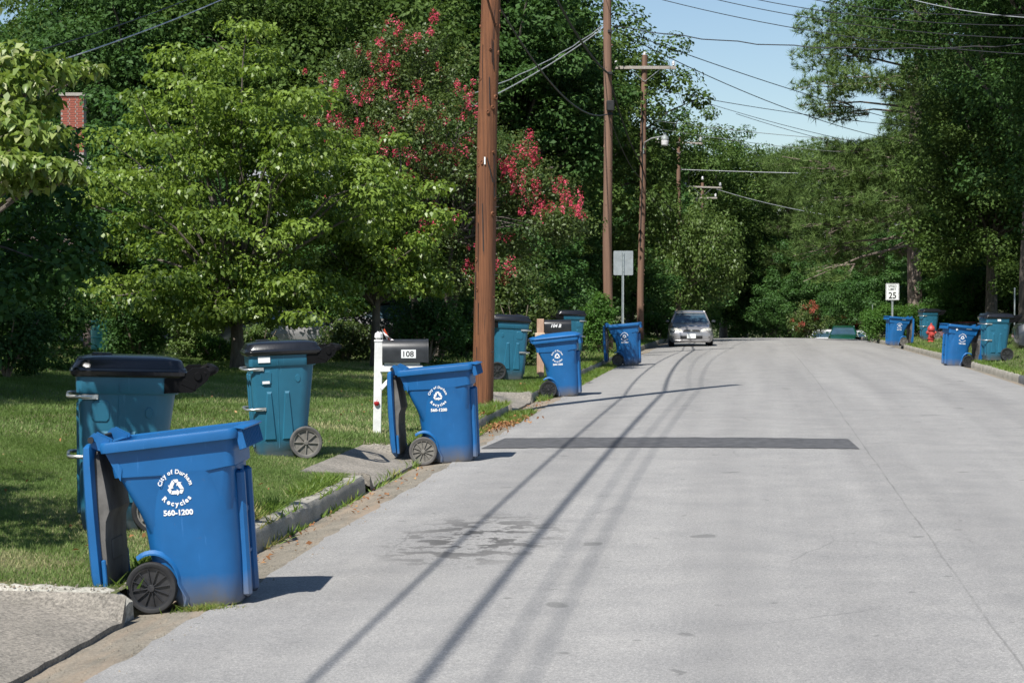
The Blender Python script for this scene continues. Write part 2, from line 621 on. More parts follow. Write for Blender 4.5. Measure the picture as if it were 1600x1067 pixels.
def raw_mesh(name, V, F, mat, rnd=None, smooth=False):
    """numpy mesh: V (n,3), F (m,k)"""
    me = bpy.data.meshes.new(name)
    k = F.shape[1]
    me.vertices.add(len(V)); me.loops.add(F.size); me.polygons.add(len(F))
    me.vertices.foreach_set('co', V.astype(np.float32).ravel())
    me.loops.foreach_set('vertex_index', F.astype(np.int32).ravel())
    me.polygons.foreach_set('loop_start', (np.arange(len(F)) * k).astype(np.int32))
    try:
        me.polygons.foreach_set('loop_total', np.full(len(F), k, np.int32))
    except Exception:
        pass
    if smooth:
        me.polygons.foreach_set('use_smooth', np.ones(len(F), bool))
    me.update(calc_edges=True)
    if rnd is not None:
        a = me.attributes.new('rnd', 'FLOAT', 'FACE')
        a.data.foreach_set('value', rnd.astype(np.float32))
    me.materials.append(M[mat] if isinstance(mat, str) else mat)
    return me


def link(name, me, parent=None):
    o = bpy.data.objects.new(name, me)
    COL.objects.link(o)
    if parent is not None:
        o.parent = parent
    return o


def nrm(a):
    return a / np.maximum(np.linalg.norm(a, axis=1, keepdims=True), 1e-9)


def leaves(name, C, Nn, S, mat, asp=.55, fold=.25, hang=0.0, hue=None):
    """one folded leaf face per centre"""
    n = len(C)
    rd = RNG.normal(size=(n, 3)); rd[:, 2] -= hang * 2
    Nn = nrm(Nn)
    T = rd - Nn * np.sum(rd * Nn, 1, keepdims=True)
    T = nrm(T)
    B = np.cross(Nn, T)
    S = S[:, None]
    base = C - T * S * .5
    tip = C + T * S * .5 - Nn * S * .12
    mid = C - T * S * .05
    l = mid + B * S * asp * .5 + Nn * S * fold * .5
    r = mid - B * S * asp * .5 + Nn * S * fold * .5
    V = np.stack([base, l, tip, r], 1).reshape(-1, 3)
    F = np.arange(4 * n).reshape(n, 4)
    rnd = RNG.random(n) if hue is None else np.clip(hue + RNG.normal(size=n) * .16, 0, 1)
    return raw_mesh(name, V, F, mat, rnd)


def clump_points(cent, rad, flat, n_each, up=.7, outward=.8, inner=.35):
    """leaf centres and normals around clump centres"""
    k = len(cent)
    idx = np.repeat(np.arange(k), n_each)
    d = nrm(RNG.normal(size=(len(idx), 3)))
    rr = inner + (1.1 - inner) * RNG.random(len(idx)) ** .6
    P = cent[idx] + d * (rad[idx] * rr)[:, None] * np.array([1, 1, flat])
    Nn = d * outward + np.array([0, 0, up]) + RNG.normal(size=(len(idx), 3)) * .45
    return P, Nn, idx


def lobed(n, c, r, shell=.55, lobes=.22, seed=0, low=-.75):
    """clump centres through an uneven ellipsoid crown"""
    rg = np.random.default_rng(seed)
    d = nrm(rg.normal(size=(n * 2, 3)))
    d = d[d[:, 2] > low][:n]
    ph = rg.random(6) * 6.28
    b = 1 + lobes * (np.sin(3 * np.arctan2(d[:, 1], d[:, 0]) + ph[0]) * .5 + np.sin(5 * d[:, 2] + ph[1]) * .4
                     + np.sin(4 * d[:, 0] * 2 + ph[2]) * .4 + np.sin(6 * d[:, 1] + ph[3] + 3 * d[:, 2]) * .4)
    rr = (shell + (1 - shell) * rg.random(len(d)) ** .7) * b
    return np.array(c) + d * rr[:, None] * np.array(r)


def limbs(mb, base, targets, r0, n=7, split=.45, rng=random):
    """trunk top to crown points by bent tapering limbs"""
    for tgt, r in targets:
        b = Vector(base); e = Vector(tgt)
        m = b.lerp(e, split) + Vector((rng.uniform(-.2, .2), rng.uniform(-.2, .2), (e - b).length * .10))
        m2 = b.lerp(e, .78) + Vector((rng.uniform(-.2, .2), rng.uniform(-.2, .2), (e - b).length * .07))
        mb.tube([b, m, m2, e], [r, r * .7, r * .45, r * .15], n)


# text as flat meshes
_tc = {}


def glyphs(s, size=1.0, bold=0.0, shear=0.0):
    key = (s, bold, shear)
    if key not in _tc:
        cu = bpy.data.curves.new("lettering", 'FONT')
        cu.body = s; cu.size = 1.0; cu.offset = bold; cu.shear = shear
        cu.resolution_u = 3
        o = bpy.data.objects.new("lettering", cu)
        COL.objects.link(o)
        dg = bpy.context.evaluated_depsgraph_get()
        dg.update()
        me = o.evaluated_get(dg).to_mesh()
        vs = [(v.co.x, v.co.y) for v in me.vertices]
        fs = [tuple(p.vertices) for p in me.polygons]
        o.evaluated_get(dg).to_mesh_clear()
        bpy.data.objects.remove(o)
        bpy.data.curves.remove(cu)
        _tc[key] = (vs, fs)
    vs, fs = _tc[key]
    return [(x * size, y * size) for x, y in vs], fs


def text2d(s, size, bold=.015, sx=1.0, shear=0.0, center=True):
    vs, fs = glyphs(s, size, bold, shear)
    xs = [v[0] for v in vs]
    x0 = (min(xs) + max(xs)) / 2 if center else min(xs)
    return [((x - x0) * sx, y) for x, y in vs], fs


def arc_text(s, size, rad, bold, top=True, spread=1.0):
    """letters set round a circle centred at 0, 0"""
    V = []; F = []
    adv = []
    for ch in s:
        if ch == ' ':
            adv.append((None, .28 * size)); continue
        vs, fs = glyphs(ch, size, bold)
        xs = [v[0] for v in vs]
        adv.append(((vs, fs, min(xs), max(xs)), (max(xs) - min(xs)) + .09 * size))
    tot = sum(a[1] for a in adv) * spread
    t = -tot / 2
    for g, w in adv:
        w *= spread
        a = (t + w / 2) / rad
        t += w
        if g is None: continue
        vs, fs, x0, x1 = g
        o = len(V)
        for x, y in vs:
            lx = x - (x0 + x1) / 2
            if top:
                ang = -a; ly = rad + y
                V.append((lx * math.cos(ang) - ly * math.sin(ang), lx * math.sin(ang) + ly * math.cos(ang)))
            else:
                ang = a; ly = -rad - .7 * size + y
                V.append((lx * math.cos(ang) - ly * math.sin(ang), lx * math.sin(ang) + ly * math.cos(ang)))
        F += [tuple(i + o for i in f) for f in fs]
    return V, F


def recycle_symbol(r):
    V = []; F = []

    def poly(p, rot):
        o = len(V)
        c, s_ = math.cos(rot), math.sin(rot)
        for x, y in p:
            V.append(((x * c - y * s_) * r, (x * s_ + y * c) * r))
        F.append(tuple(range(o, o + len(p))))
    for k in range(3):
        a = 2 * PI * k / 3
        poly([(-.62, -.78), (.12, -.78), (.12, -.36), (-.42, -.36)], a)
        poly([(.12, -.97), (.52, -.57), (.12, -.17)], a)
        poly([(-.70, -.74), (-.50, -.32), (-.74, .02), (-1.02, -.22)], a)
    return V, F


# ------------------------------------------------------------------ road, gutters, kerbs, lawns
def strip(name, x0, x1, ys, zf, mat, nx=8, dz=0.0, jag=None):
    xs = np.linspace(x0, x1, nx + 1)
    X, Y = np.meshgrid(xs, ys)
    if jag is not None:
        col, amp = jag
        rg = np.random.default_rng(5)
        X = X.copy()
        j = np.convolve(rg.normal(size=len(ys)), np.ones(3) / 3, 'same') * amp
        X[:, col] += j
    Z = zf(X, Y) + dz
    V = np.stack([X, Y, Z], -1).reshape(-1, 3)
    a, b = len(ys), nx + 1
    i = np.arange(a - 1)[:, None] * b + np.arange(b - 1)[None]
    F = np.stack([i, i + 1, i + 1 + b, i + b], -1).reshape(-1, 4)
    o = link(name, raw_mesh(name, V, F, mat, smooth=True))
    tag(o, kind='structure')
    return o


ys_road = np.concatenate([np.arange(-30, 8, 2.0), np.arange(8, 50, .15), np.arange(50, 130, .5), np.arange(130, 330, 5.0)])
road = strip('road', XL, XR, ys_road, lambda x, y: zroad(y) + crown(np.clip(x, XL, XR)), 'asphalt', 10, jag=(0, .035))
strip('gutter', XG - .02, XL + .06, ys_road, lambda x, y: zroad(y) - .004 - .05 * np.clip((-x + XL) / .46, 0, 1), 'gutter', 4)
strip('gutter', XR - .06, XRG + .02, ys_road, lambda x, y: zroad(y) - .004 - .05 * np.clip((x - XR) / .28, 0, 1), 'gutter', 3)


def uneven(X, Y):
    r_ = .018 * np.sin(X * 3.1 + np.sin(Y * 1.7)) * np.sin(Y * 2.3 + 1) + .02 * np.sin(X * .9) * np.sin(Y * .6)
    return r_ * np.clip((np.abs(X - .9) - 5.1) / 1.0, 0, 1)


def lawn_sheet(name, xs, ys, cutdown=.035):
    X, Y = np.meshgrid(xs, ys)
    Z = H(X, Y)
    Z = Z + uneven(X, Y)
    near_drive = (X < 0) & (in_drive(Y, .12, X - .05) > 0) & (X > -26)
    Z = np.where(near_drive, np.minimum(Z, H(X, Y) - cutdown), Z)
    V = np.stack([X, Y, Z], -1).reshape(-1, 3)
    a, b = len(ys), len(xs)
    i = np.arange(a - 1)[:, None] * b + np.arange(b - 1)[None]
    F = np.stack([i, i + 1, i + 1 + b, i + b], -1).reshape(-1, 4)
    o = link(name, raw_mesh(name, V, F, 'soil', smooth=True))
    return tag(o, kind='structure')


ysl = np.concatenate([np.arange(-60, 0, 6.0), np.arange(0, 45, .15), np.arange(45, 130, 1.0), np.arange(130, 390, 10.0), np.array([500, 900, 1500.])])
xsl = np.concatenate([np.array([-900, -400, -200, -100, -60, -40]), np.arange(-30, -12, 1.0), np.arange(-12, -4.2, .2), np.array([-4.12, XG - .09])])
lawn_sheet('lawn', xsl, ysl)
xsr = np.concatenate([np.array([XRG + .09, 6.1]), np.arange(6.3, 14, .3), np.arange(14, 40, 2.0), np.array([60, 100, 200, 400, 900.])])
lawn_sheet('lawn', xsr, ysl)
# the one far ground sheet under everything, out to the horizon
g = MB(); g.add([(-2500, -400, -10), (2500, -400, -10), (2500, 3500, -10), (-2500, 3500, -10)], [(0, 1, 2, 3)])
tag(g.build('ground', 'soil'), kind='structure')


def kerb_block_mesh(x_face, x_back, y0, y1, h, seed, low=False):
    rg = random.Random(seed)
    n = max(2, int((y1 - y0) / .09))
    sgn = -1 if x_back < x_face else 1
    w = abs(x_back - x_face)
    rings = []
    for i in range(n + 1):
        y = y0 + (y1 - y0) * i / n
        z = float(zroad(y))
        chip = rg.uniform(0, .007) + (rg.uniform(.012, .03) if rg.random() < .07 else 0)
        prof = [(-.006, -.14), (.0, .02), (.008 + chip * .4, h - .035 - chip), (.028 + chip, h - .004 - chip * .4), (w * .6, h + rg.uniform(-.003, .005)),
                (w - .01, h - .002), (w + .004, h - .03), (w + .004, -.14)]
        ring = [(x_face + sgn * (px_ + rg.uniform(-.003, .003)), y, z + pz) for px_, pz in prof]
        rings.append(ring if sgn > 0 else list(reversed(ring)))
    mb = MB(); mb.loft([[Vector(p) for p in r_] for r_ in rings])
    return mb


def kerb_run(label, runs, xf, xb, h, seedbase, dark=()):
    root = bpy.data.objects.new('kerb', None)
    COL.objects.link(root)
    tag(root, label, kind='structure')
    s = seedbase
    for y0, y1 in runs:
        n = max(1, round((y1 - y0) / 2.4))
        st = (y1 - y0) / n
        for k in range(n):
            s += 1
            a = y0 + st * k
            off = random.Random(s).uniform(-.012, .012)
            kerb_block_mesh(xf + off, xb + off, a + .007, a + st - .007, h + random.Random(s).uniform(-.008, .008), s
                            ).build('kerb_block', 'kerb_dark' if s in dark else 'kerb', root, 30)
    return root


kerb_run('pale concrete kerb along the left lawns, broken by driveways', [(-6, 3.9), (12.95, 20.6), (24.5, 33.2), (36.8, 100)], XG, XKB, .135, 0)
kr = kerb_run('low concrete kerb bending along the right verge', [(20, 110)], XRG, XRK, .125, 200, dark=(211,))


def drive_slab(y0, y1, xe, seed, lip=.045):
    rg = random.Random(seed)
    xs = [XG + .02, XG - .06, XG - .35, XG - .8, XG - 1.3, XG - 2, XG - 3.5, XG - 6, XG - 10, XG - 16, XG - 22]
    xs = [x for x in xs if x > xe + .1] + ([xe] if xe > -20 else [])
    n = int((y1 - y0) / .15)
    top = []; vs = []; fs = []
    for j in range(n + 1):
        y = y0 + (y1 - y0) * j / n
        for i, x in enumerate(xs):
            z = float(H(x - .03 if i == 0 else x, y)) + .012
            jx = rg.uniform(-.012, .012) if i < 2 else 0
            if i == 0: z -= .012
            vs.append((x + jx, y + (rg.uniform(-.02, .02) if j in (0, n) else 0), z + rg.uniform(-.004, .004)))
    m_ = len(xs)
    for j in range(n):
        for i in range(m_ - 1):
            a = j * m_ + i
            fs.append((a, a + m_, a + m_ + 1, a + 1))
    # skirt: the front lip and the two ends
    def skirt(ids):
        o = len(vs)
        for i in ids:
            vs.append((vs[i][0] + .0, vs[i][1], vs[i][2] - .12))
        for k in range(len(ids) - 1):
            fs.append((ids[k], o + k, o + k + 1, ids[k + 1]))
    skirt([j * m_ for j in range(n + 1)])
    skirt([n * m_ + i for i in range(m_)])
    skirt(list(reversed(range(m_))))
    mb = MB(); mb.add(vs, fs)
    return tag(mb.build('driveway', 'slab', smooth=40), kind='structure')


for k, (a, b, xe) in enumerate(DRIVES):
    drive_slab(a, b, xe, 40 + k)


def return_kerb(y, x0, x1, hh, seed, mat='chalk', wd=.2):
    """crumbling raised edge where the driveway meets the lawn"""
    rg = random.Random(seed)
    n = int(abs(x1 - x0) / .06)
    rings = []
    for i in range(n + 1):
        x = x0 + (x1 - x0) * i / n
        zb = float(H(x, y - .2)) - .08
        zt = float(H(min(x, XKB - .02), y + .3, False)) + hh + rg.uniform(-.012, .012)
        zt = min(zt, zb + .08 + .02 + .14 * min(1, (i + 1) * .06 / .25) + .02)
        fy = -rg.uniform(0, .03)
        prof = [(-wd / 2 + fy, zb), (-wd / 2 + fy * .8, (zb + zt) / 2 + rg.uniform(-.01, .01)), (-wd / 2 + .03 + fy * .4, zt - .015), (-.01, zt + rg.uniform(-.006, .008)),
                (wd / 2 - .03, zt - .004), (wd / 2, zb)]
        rings.append([Vector((x, y + p, q)) for p, q in prof])
    mb = MB(); mb.loft(rings)
    return tag(mb.build('driveway_edge', mat, smooth=50), kind='structure')


return_kerb(12.62, XG - .02, -9.6, .012, 3)
return_kerb(24.45, XG - .05, -4.75, .0, 4, 'chalk', .16)
return_kerb(20.62, XG - .05, -4.3, .0, 6, 'kerb', .18)
return_kerb(36.7, XG - .05, -4.7, .0, 5, 'chalk', .16)

# dark patched trench across the road
corners = [ground(789, 685), ground(1325, 686), ground(1343, 702), ground(752, 701)]
mb = MB(); nseg = 44
va = [corners[0].lerp(corners[1], i / nseg) for i in range(nseg + 1)]
vb = [corners[3].lerp(corners[2], i / nseg) for i in range(nseg + 1)]
vs = []
for i, (p, q) in enumerate(zip(va, vb)):
    for s_, pt in ((0, p), (1, q)):
        j = random.uniform(-.045, .045)
        vs.append((pt.x, pt.y + j, float(H(max(pt.x, XL), pt.y)) + .006))
mb.add(vs, [(2 * i, 2 * i + 1, 2 * i + 3, 2 * i + 2) for i in range(nseg)])
tag(mb.build('asphalt_patch', 'patch', smooth=0), kind='structure')

# ------------------------------------------------------------------ grass
TREE_BASES = []


def blades(name, XY, hgt, wid, mat, label, hue=None, lean=.45):
    n = len(XY)
    z = H(XY[:, 0], XY[:, 1]) - .008 + uneven(XY[:, 0], XY[:, 1])
    B = np.column_stack([XY, z])
    th = RNG.random(n) * 6.283
    side = np.column_stack([np.cos(th), np.sin(th), np.zeros(n)]) * (wid * (.6 + .8 * RNG.random(n)))[:, None]
    h = hgt * (.45 + RNG.random(n) * .8)
    ln = RNG.normal(size=(n, 2)) * lean
    tip = B + np.column_stack([ln[:, 0] * h, ln[:, 1] * h, h])
    V = np.stack([B - side, B + side, tip], 1).reshape(-1, 3)
    F = np.arange(3 * n).reshape(n, 3)
    if hue is None:
        g_ = .5 + .3 * np.sin(XY[:, 0] * .8 + 1.3 * np.sin(XY[:, 1] * .35)) * np.sin(XY[:, 1] * .5) + .12 * np.sin(XY[:, 0] * 4 + XY[:, 1] * 3)
        hue = g_ + .35 * np.clip(np.sin(XY[:, 0] * 2.1 + 3 * np.sin(XY[:, 1] * .7)) + np.sin(XY[:, 1] * 1.9 + XY[:, 0]) - .9, 0, 1)
    rnd = np.clip(hue + RNG.normal(size=n) * .2, 0, 1)
    o = link(name, raw_mesh(name, V, F, mat, rnd))
    return tag(o, label, kind='stuff', cat='grass')


def lawn_xy(n, x0, x1, y0, y1, side=-1, power=1.0):
    X = RNG.uniform(x0, x1, n); Y = y0 + (y1 - y0) * RNG.random(n) ** power
    m = np.ones(n, bool)
    if side < 0:
        for a, b, xe in DRIVES:
            m &= ~((Y > a - .03) & (Y < b + (.26 if a < 10 else .12)) & (X > xe))
    # thin worn patches
    w = np.sin(X * 2.1 + 3 * np.sin(Y * .7)) + np.sin(Y * 1.9 + X)
    m &= ~((w > 1.25) & (RNG.random(n) < .25))
    # only what can be seen from around the photograph's position
    cx = X * math.cos(YAW) + Y * math.sin(YAW); cy = -X * math.sin(YAW) + Y * math.cos(YAW)
    m &= np.abs(cx) < cy * .33 + 1.5
    return np.column_stack([X[m], Y[m]])


g1 = lawn_xy(330000, -9.5, XKB - .0, 12.7, 24, -1)
blades('lawn_grass', g1, .036, .0045, 'grass', 'short sunlit mown grass between the first carts and the kerb')
g2 = lawn_xy(330000, -17, XKB - .0, 24, 50, -1)
blades('lawn_grass', g2, .055, .0085, 'grass', 'longer lawn grass around the white mailbox post and wooden pole')
g3 = lawn_xy(90000, -26, XKB, 50, 105, -1)
blades('lawn_grass', g3, .11, .016, 'grass', 'verge grass beyond the fourth blue cart towards the crest')
g4 = lawn_xy(150000, XRK, 26, 36, 100, 1)
blades('lawn_grass', g4, .09, .013, 'grass', 'green verge grass behind the right kerb around the hydrant')
# rough weeds leaning over the kerbs and along the gutter joint
wx = []
for y0, y1, xa, xb, n in ((12.75, 13.3, -4.15, -3.9, 160), (13.6, 20.4, -4.2, -4.03, 5200), (24.6, 33, -4.15, -3.75, 9000), (30.5, 33.2, -3.95, -3.45, 3500),
                          (36.9, 60, -4.2, -3.6, 15000), (38.5, 54, -4.0, -3.45, 9000), (13, 30, -3.91, -3.84, 1300), (60, 95, -4.4, -3.9, 5000)):
    X = RNG.uniform(xa, xb, n); Y = RNG.uniform(y0, y1, n)
    dens = np.sin(Y * 2.7) + np.sin(Y * 5.1 + 1) * .7 + RNG.normal(size=n) * .5
    k_ = dens > -.1
    wx.append(np.column_stack([X[k_], Y[k_]]))
blades('verge_weeds', np.concatenate(wx), .10, .009, 'weed', 'rough weeds spilling over the left kerb into the gutter', lean=.8)
wr = np.column_stack([RNG.uniform(5.95, 6.3, 9000), RNG.uniform(38, 95, 9000)])
blades('verge_weeds', wr, .08, .012, 'weed', 'dry weeds and grass along the low right kerb', lean=.8)
tuft = ground(318, 952)
tx = np.column_stack([tuft.x + RNG.normal(size=420) * .085, tuft.y + RNG.normal(size=420) * .035])
o = blades('weed_tuft', tx, .045, .004, 'weed', 'small grass tuft under the foot of the nearest blue cart', lean=1.0, hue=np.full(420, .85))
# dry leaves washed against the kerb end, grit in the gutter
lp = ground(790, 664)
C = np.column_stack([lp.x - .05 + RNG.normal(size=500) * .18, lp.y + RNG.normal(size=500) * .8, np.zeros(500)])
C[:, 2] = H(C[:, 0], C[:, 1]) + .02 + RNG.random(500) * .03
o = link('fallen_leaves', leaves('fallen_leaves', C, RNG.normal(size=(500, 3)) + np.array([0, 0, 1.2]), np.full(500, .06), 'litter'))
tag(o, 'brown dead leaves heaped against the kerb end by the wooden pole', 'leaf litter', kind='stuff')
n = 420
lx_ = np.where(RNG.random(n) < .55, RNG.uniform(-3.88, -3.5, n), RNG.uniform(-9, -4.2, n)); ly_ = RNG.uniform(12.8, 40, n)
C = np.column_stack([lx_, ly_, H(lx_, ly_) + .012 + np.where(lx_ < -4.1, .025, 0)])
tag(link('scattered_leaves', leaves('scattered_leaves', C, RNG.normal(size=(n, 3)) * .5 + np.array([0, 0, 1.2]), .03 + .035 * RNG.random(n), 'litter')), 'dry brown leaves and twigs scattered over gutter and lawn', 'leaf litter', kind='stuff')
n = 2600
gx = np.column_stack([RNG.uniform(-3.88, -3.3, n), RNG.uniform(9, 40, n)])
gx2 = np.column_stack([RNG.uniform(-7, -3.95, 1500), np.where(RNG.random(1500) < .5, 12.62, 24.5) + RNG.normal(size=1500) * .09])
gx = np.concatenate([gx, gx2]); n = len(gx)
s_ = .003 + RNG.random(n) ** 4 * .011
zz = H(gx[:, 0], gx[:, 1])
zz = np.where(gx[:, 0] < -3.92, H(gx[:, 0], gx[:, 1] + .0) + .015, zz)
P = np.column_stack([gx, zz])
tet = np.array([[1, 0, -.3], [-.5, .87, -.3], [-.5, -.87, -.3], [.1, 0, 1]])
V = (P[:, None, :] + (tet[None] + RNG.normal(size=(n, 4, 3)) * .25) * s_[:, None, None]).reshape(-1, 3)
F = (np.arange(n)[:, None, None] * 4 + np.array([[0, 1, 3], [1, 2, 3], [2, 0, 3]])[None]).reshape(-1, 3)
tag(link('gutter_grit', raw_mesh('gutter_grit', V, F, 'gutter')), 'pale grit and gravel lying in the left gutter', 'gravel', kind='stuff')

# ------------------------------------------------------------------ carts
def ring(z, ub, uf, hw, cb, cf, slope=0.0, inset=0.0):
    """rounded plan outline of a cart at height z"""
    ub += inset; uf -= inset; hw -= inset
    pts = []
    def corner(x, y, sx, sy, c, order):
        k = .30
        p = [(x - sx * c, y), (x - sx * c * k, y - sy * c * .12), (x - sx * c * .12, y - sy * c * k), (x, y - sy * c)]
        # rounder corner points
        p = [(x - sx * c, y), (x - sx * c * .52, y - sy * c * .16), (x - sx * c * .16, y - sy * c * .52), (x, y - sy * c)]
        return p if order else p[::-1]
    pts += corner(uf, -hw, 1, -1, cf, True)
    pts += corner(uf, hw, 1, 1, cf, False)
    pts += corner(ub, hw, -1, 1, cb, True)
    pts += corner(ub, -hw, -1, -1, cb, False)
    return [Vector((x, y, z + slope * (x - .2))) for x, y in pts]


def wheel_parts(root, side_y, r, w, tyre, rim, nsp, wide):
    """one wheel: tyre on the part, spokes and hub as its sub-part"""
    mt = Matrix.Rotation(PI / 2, 4, 'X')
    t = MB()
    t.lathe([(r * .80, -w * .42), (r * .84, -w / 2), (r * .95, -w / 2), (r, -w * .3), (r, w * .3), (r * .95, w / 2), (r * .84, w / 2), (r * .80, w * .42)], 36, mt, True)
    wh = t.build('wheel', tyre, root, 40, loc=(0, side_y, r))
    s = MB()
    s.lathe([(r * .78, -w * .1), (r * .78, w * .1)], 30, mt)
    s.lathe([(r * .74, -w * .36), (r * .81, -w * .40), (r * .81, w * .40), (r * .74, w * .36)], 32, mt, True)
    s.lathe([(0.002, -w * .5), (r * .13, -w * .48), (r * .15, -w * .3), (r * .15, w * .3), (r * .13, w * .48), (.002, w * .5)], 16, mt)
    for k in range(nsp):
        a = 2 * PI * k / nsp + .1
        for sg in (-1, 1):
            c = Vector((math.cos(a) * r * .45, sg * w * .22, math.sin(a) * r * .45))
            s.box(c, (r * .68, w * .26, wide), rot=(0, -a, 0), bevel=.0015)
    s.build('wheel_spokes', rim, wh, 30)
    return wh


def true_circle(root, k):
    for ch in root.children:
        if ch.name.startswith('wheel'):
            ch.scale = (k, 1, 1)


def logo(root, hwf, z_c, u_c, scale=1.0, sides=(-1, 1)):
    def shift(vf, dx, dy):
        return [(x + dx, y + dy) for x, y in vf[0]], vf[1]
    pieces = (('lettering', shift(arc_text("City of Durham", .040, .094, .036, True, .90), 0, 0)),
              ('lettering', shift(arc_text("Recycles", .046, .092, .040, False, .90), 0, 0)),
              ('recycling_symbol', shift(recycle_symbol(.056), 0, 0)),
              ('phone_number', shift(text2d("560-1200", .050, .040, 1.05), .004, -.184)))
    for sg in sides:
        for nm, (V, F) in pieces:
            vs = []
            for x, y in V:
                x *= scale; y *= scale
                c, s_ = math.cos(-R(1)), math.sin(-R(1))
                z = z_c + x * s_ + y * c
                vs.append((u_c + (x * c - y * s_) * (-sg) * 1.14, sg * (hwf(z) + .0035), z))
            mb = MB()
            mb.add(vs, [f if sg < 0 else tuple(reversed(f)) for f in F])
            mb.build(nm, 'white', root, 0)


def make_blue(open_lid=True, tyre='black_dull', rim='black_rim', lining='grime', black_wheel=True):
    root = thing('recycling_cart', '', 'recycling cart')
    b = MB(); S = .035
    LOW = [(.015, .15, .57, .235, .06, .10), (.05, .135, .60, .25, .07, .13), (.24, .0, .612, .272, .10, .145), (.30, -.015, .615, .279, .12, .15),
           (.68, -.07, .618, .310, .21, .17), (.78, -.085, .620, .318, .25, .20), (.808, -.11, .624, .321, .25, .19)]
    UP = [(.822, -.192, .636, .323, .045, .05), (.90, -.205, .636, .328, .045, .05), (1.03, -.225, .642, .339, .045, .05)]
    rings = [ring(z, *a, slope=S * min(1, z)) for z, *a in LOW + UP]
    b.loft(rings, True, False)
    # inner wall and floor
    ins = [ring(1.03, -.225, .642, .346, .045, .05, S, .018), ring(.84, -.19, .63, .335, .045, .05, S, .02), ring(.60, -.08, .62, .30, .08, .1, S, .02),
           ring(.06, .14, .59, .25, .06, .1, 0, .02)]
    o = len(b.v)
    n = len(ins[0])
    for r_ in ins:
        b.v.extend([tuple(v) for v in r_])
    for i in range(len(ins) - 1):
        for k in range(n):
            k2 = (k + 1) % n
            b.f.append((o + i * n + k2, o + i * n + k, o + (i + 1) * n + k, o + (i + 1) * n + k2))
    b.f.append(tuple(range(o + 3 * n, o + 4 * n)))
    # wheel arch swelling on both flanks
    for sg in (-1, 1):
        arch = []
        for k in range(13):
            a = R(118 - 118 * k / 12)
            rr = .175 + .012 * math.sin(k / 12 * PI)
            arch.append((rr * math.cos(a) + .0, .15 + rr * math.sin(a) + .01))
        arch.append((.215, .08)); arch.append((.20, .03))
        vs = []; fs = []
        for k, (x, z) in enumerate(arch):
            hwz = .255 + .04 * (z / .4)
            nx, nz = x / .2, (z - .15) / .2
            swell = .012 * min(1, k / 4)
            for (dx, dz, y) in ((0, 0, .19), (0, 0, hwz + swell), (nx * .010, nz * .010, hwz + swell), (nx * .03, nz * .03, hwz - .012)):
                vs.append((x + dx, sg * y, z + dz))
        for k in range(len(arch) - 1):
            for j in range(3):
                q = (k * 4 + j, k * 4 + j + 1, (k + 1) * 4 + j + 1, (k + 1) * 4 + j)
                fs.append(q if sg < 0 else q[::-1])
        b.add(vs, fs)
    # front face: two standing ribs, a grip bar recess and cross web
    for y in (-.13, .13):
        b.box((.622, y, .42), (.07, .07, .76), bevel=.02, rot=(0, R(1.2), 0))
    b.box((.618, 0, .55), (.03, .20, .05), bevel=.012)
    b.box((.618, 0, .30), (.03, .20, .04), bevel=.012)
    body = b.build('body', 'blue', root, 38)
    # rim with rolled edge
    r = MB()
    top = 1.03
    prof = [(-.05, -.004), (-.052, -.034), (-.01, -.040), (.006, -.034), (.010, -.012), (.002, .016), (-.03, .018)]
    rr = []
    for dz, ins_ in prof:
        rr.append(ring(top + dz, -.225, .642, .346, .055, .06, S, ins_))
    r.loft(rr, False, False)
    # comb of ribs hanging from the front lip
    for k in range(13):
        y = -.33 + .66 * k / 12
        r.box((.694, y, top - .048), (.05, .009, .115), bevel=.003, rot=(0, R(-12), 0))
    r.box((.690, 0, top + .004 + S * .45), (.075, .70, .012), bevel=.004, rot=(0, R(10), 0))
    r.build('rim', 'blue', root, 38)
    # hinge brackets and handle bar at the back
    for sd in (-1, 1):
        h = MB()
        for y in (sd * .21, sd * .30):
            h.add([(-.215, y - .008, .955), (-.215, y + .008, .955), (-.325, y - .008, 1.0), (-.325, y + .008, 1.0), (-.335, y - .008, 1.062), (-.335, y + .008, 1.062),
                   (-.30, y - .008, 1.085), (-.30, y + .008, 1.085), (-.20, y - .008, 1.035), (-.20, y + .008, 1.035)],
                  [(0, 2, 4, 6, 8), (1, 9, 7, 5, 3), (0, 1, 3, 2), (2, 3, 5, 4), (4, 5, 7, 6), (6, 7, 9, 8), (8, 9, 1, 0)])
        for y in (sd * .325,):
            h.add([(-.14, y - .006, .79), (-.14, y + .006, .79), (-.25, y - .006, 1.0), (-.25, y + .006, 1.0), (-.215, y - .006, 1.01), (-.215, y + .006, 1.01), (-.125, y - .006, .86), (-.125, y + .006, .86)],
                  [(0, 2, 4, 6), (1, 7, 5, 3), (0, 1, 3, 2), (2, 3, 5, 4), (4, 5, 7, 6), (6, 7, 1, 0)])
        h.build('hinge_bracket', 'blue', root, 30)
    h = MB(); h.tube([(-.318, -.34, 1.045), (-.318, .34, 1.045)], .013, 10)
    h.tube([(-.318, -.345, 1.045), (-.318, -.325, 1.045)], .02, 12)
    h.tube([(-.318, .325, 1.045), (-.318, .345, 1.045)], .02, 12)
    h.build('handle_bar', 'black_dull', root, 40)
    # axle and wheels
    a = MB(); a.tube([(0, -.27, .15), (0, .27, .15)], .012, 8)
    a.box((.05, 0, .16), (.10, .36, .10), bevel=.02)
    a.build('axle', 'black_dull', root)
    for sg in (-1, 1):
        wheel_parts(root, sg * .292, .152, .052, tyre, rim, 12, .006)
    # lid
    lid = MB()
    Lx, W = .90, .70
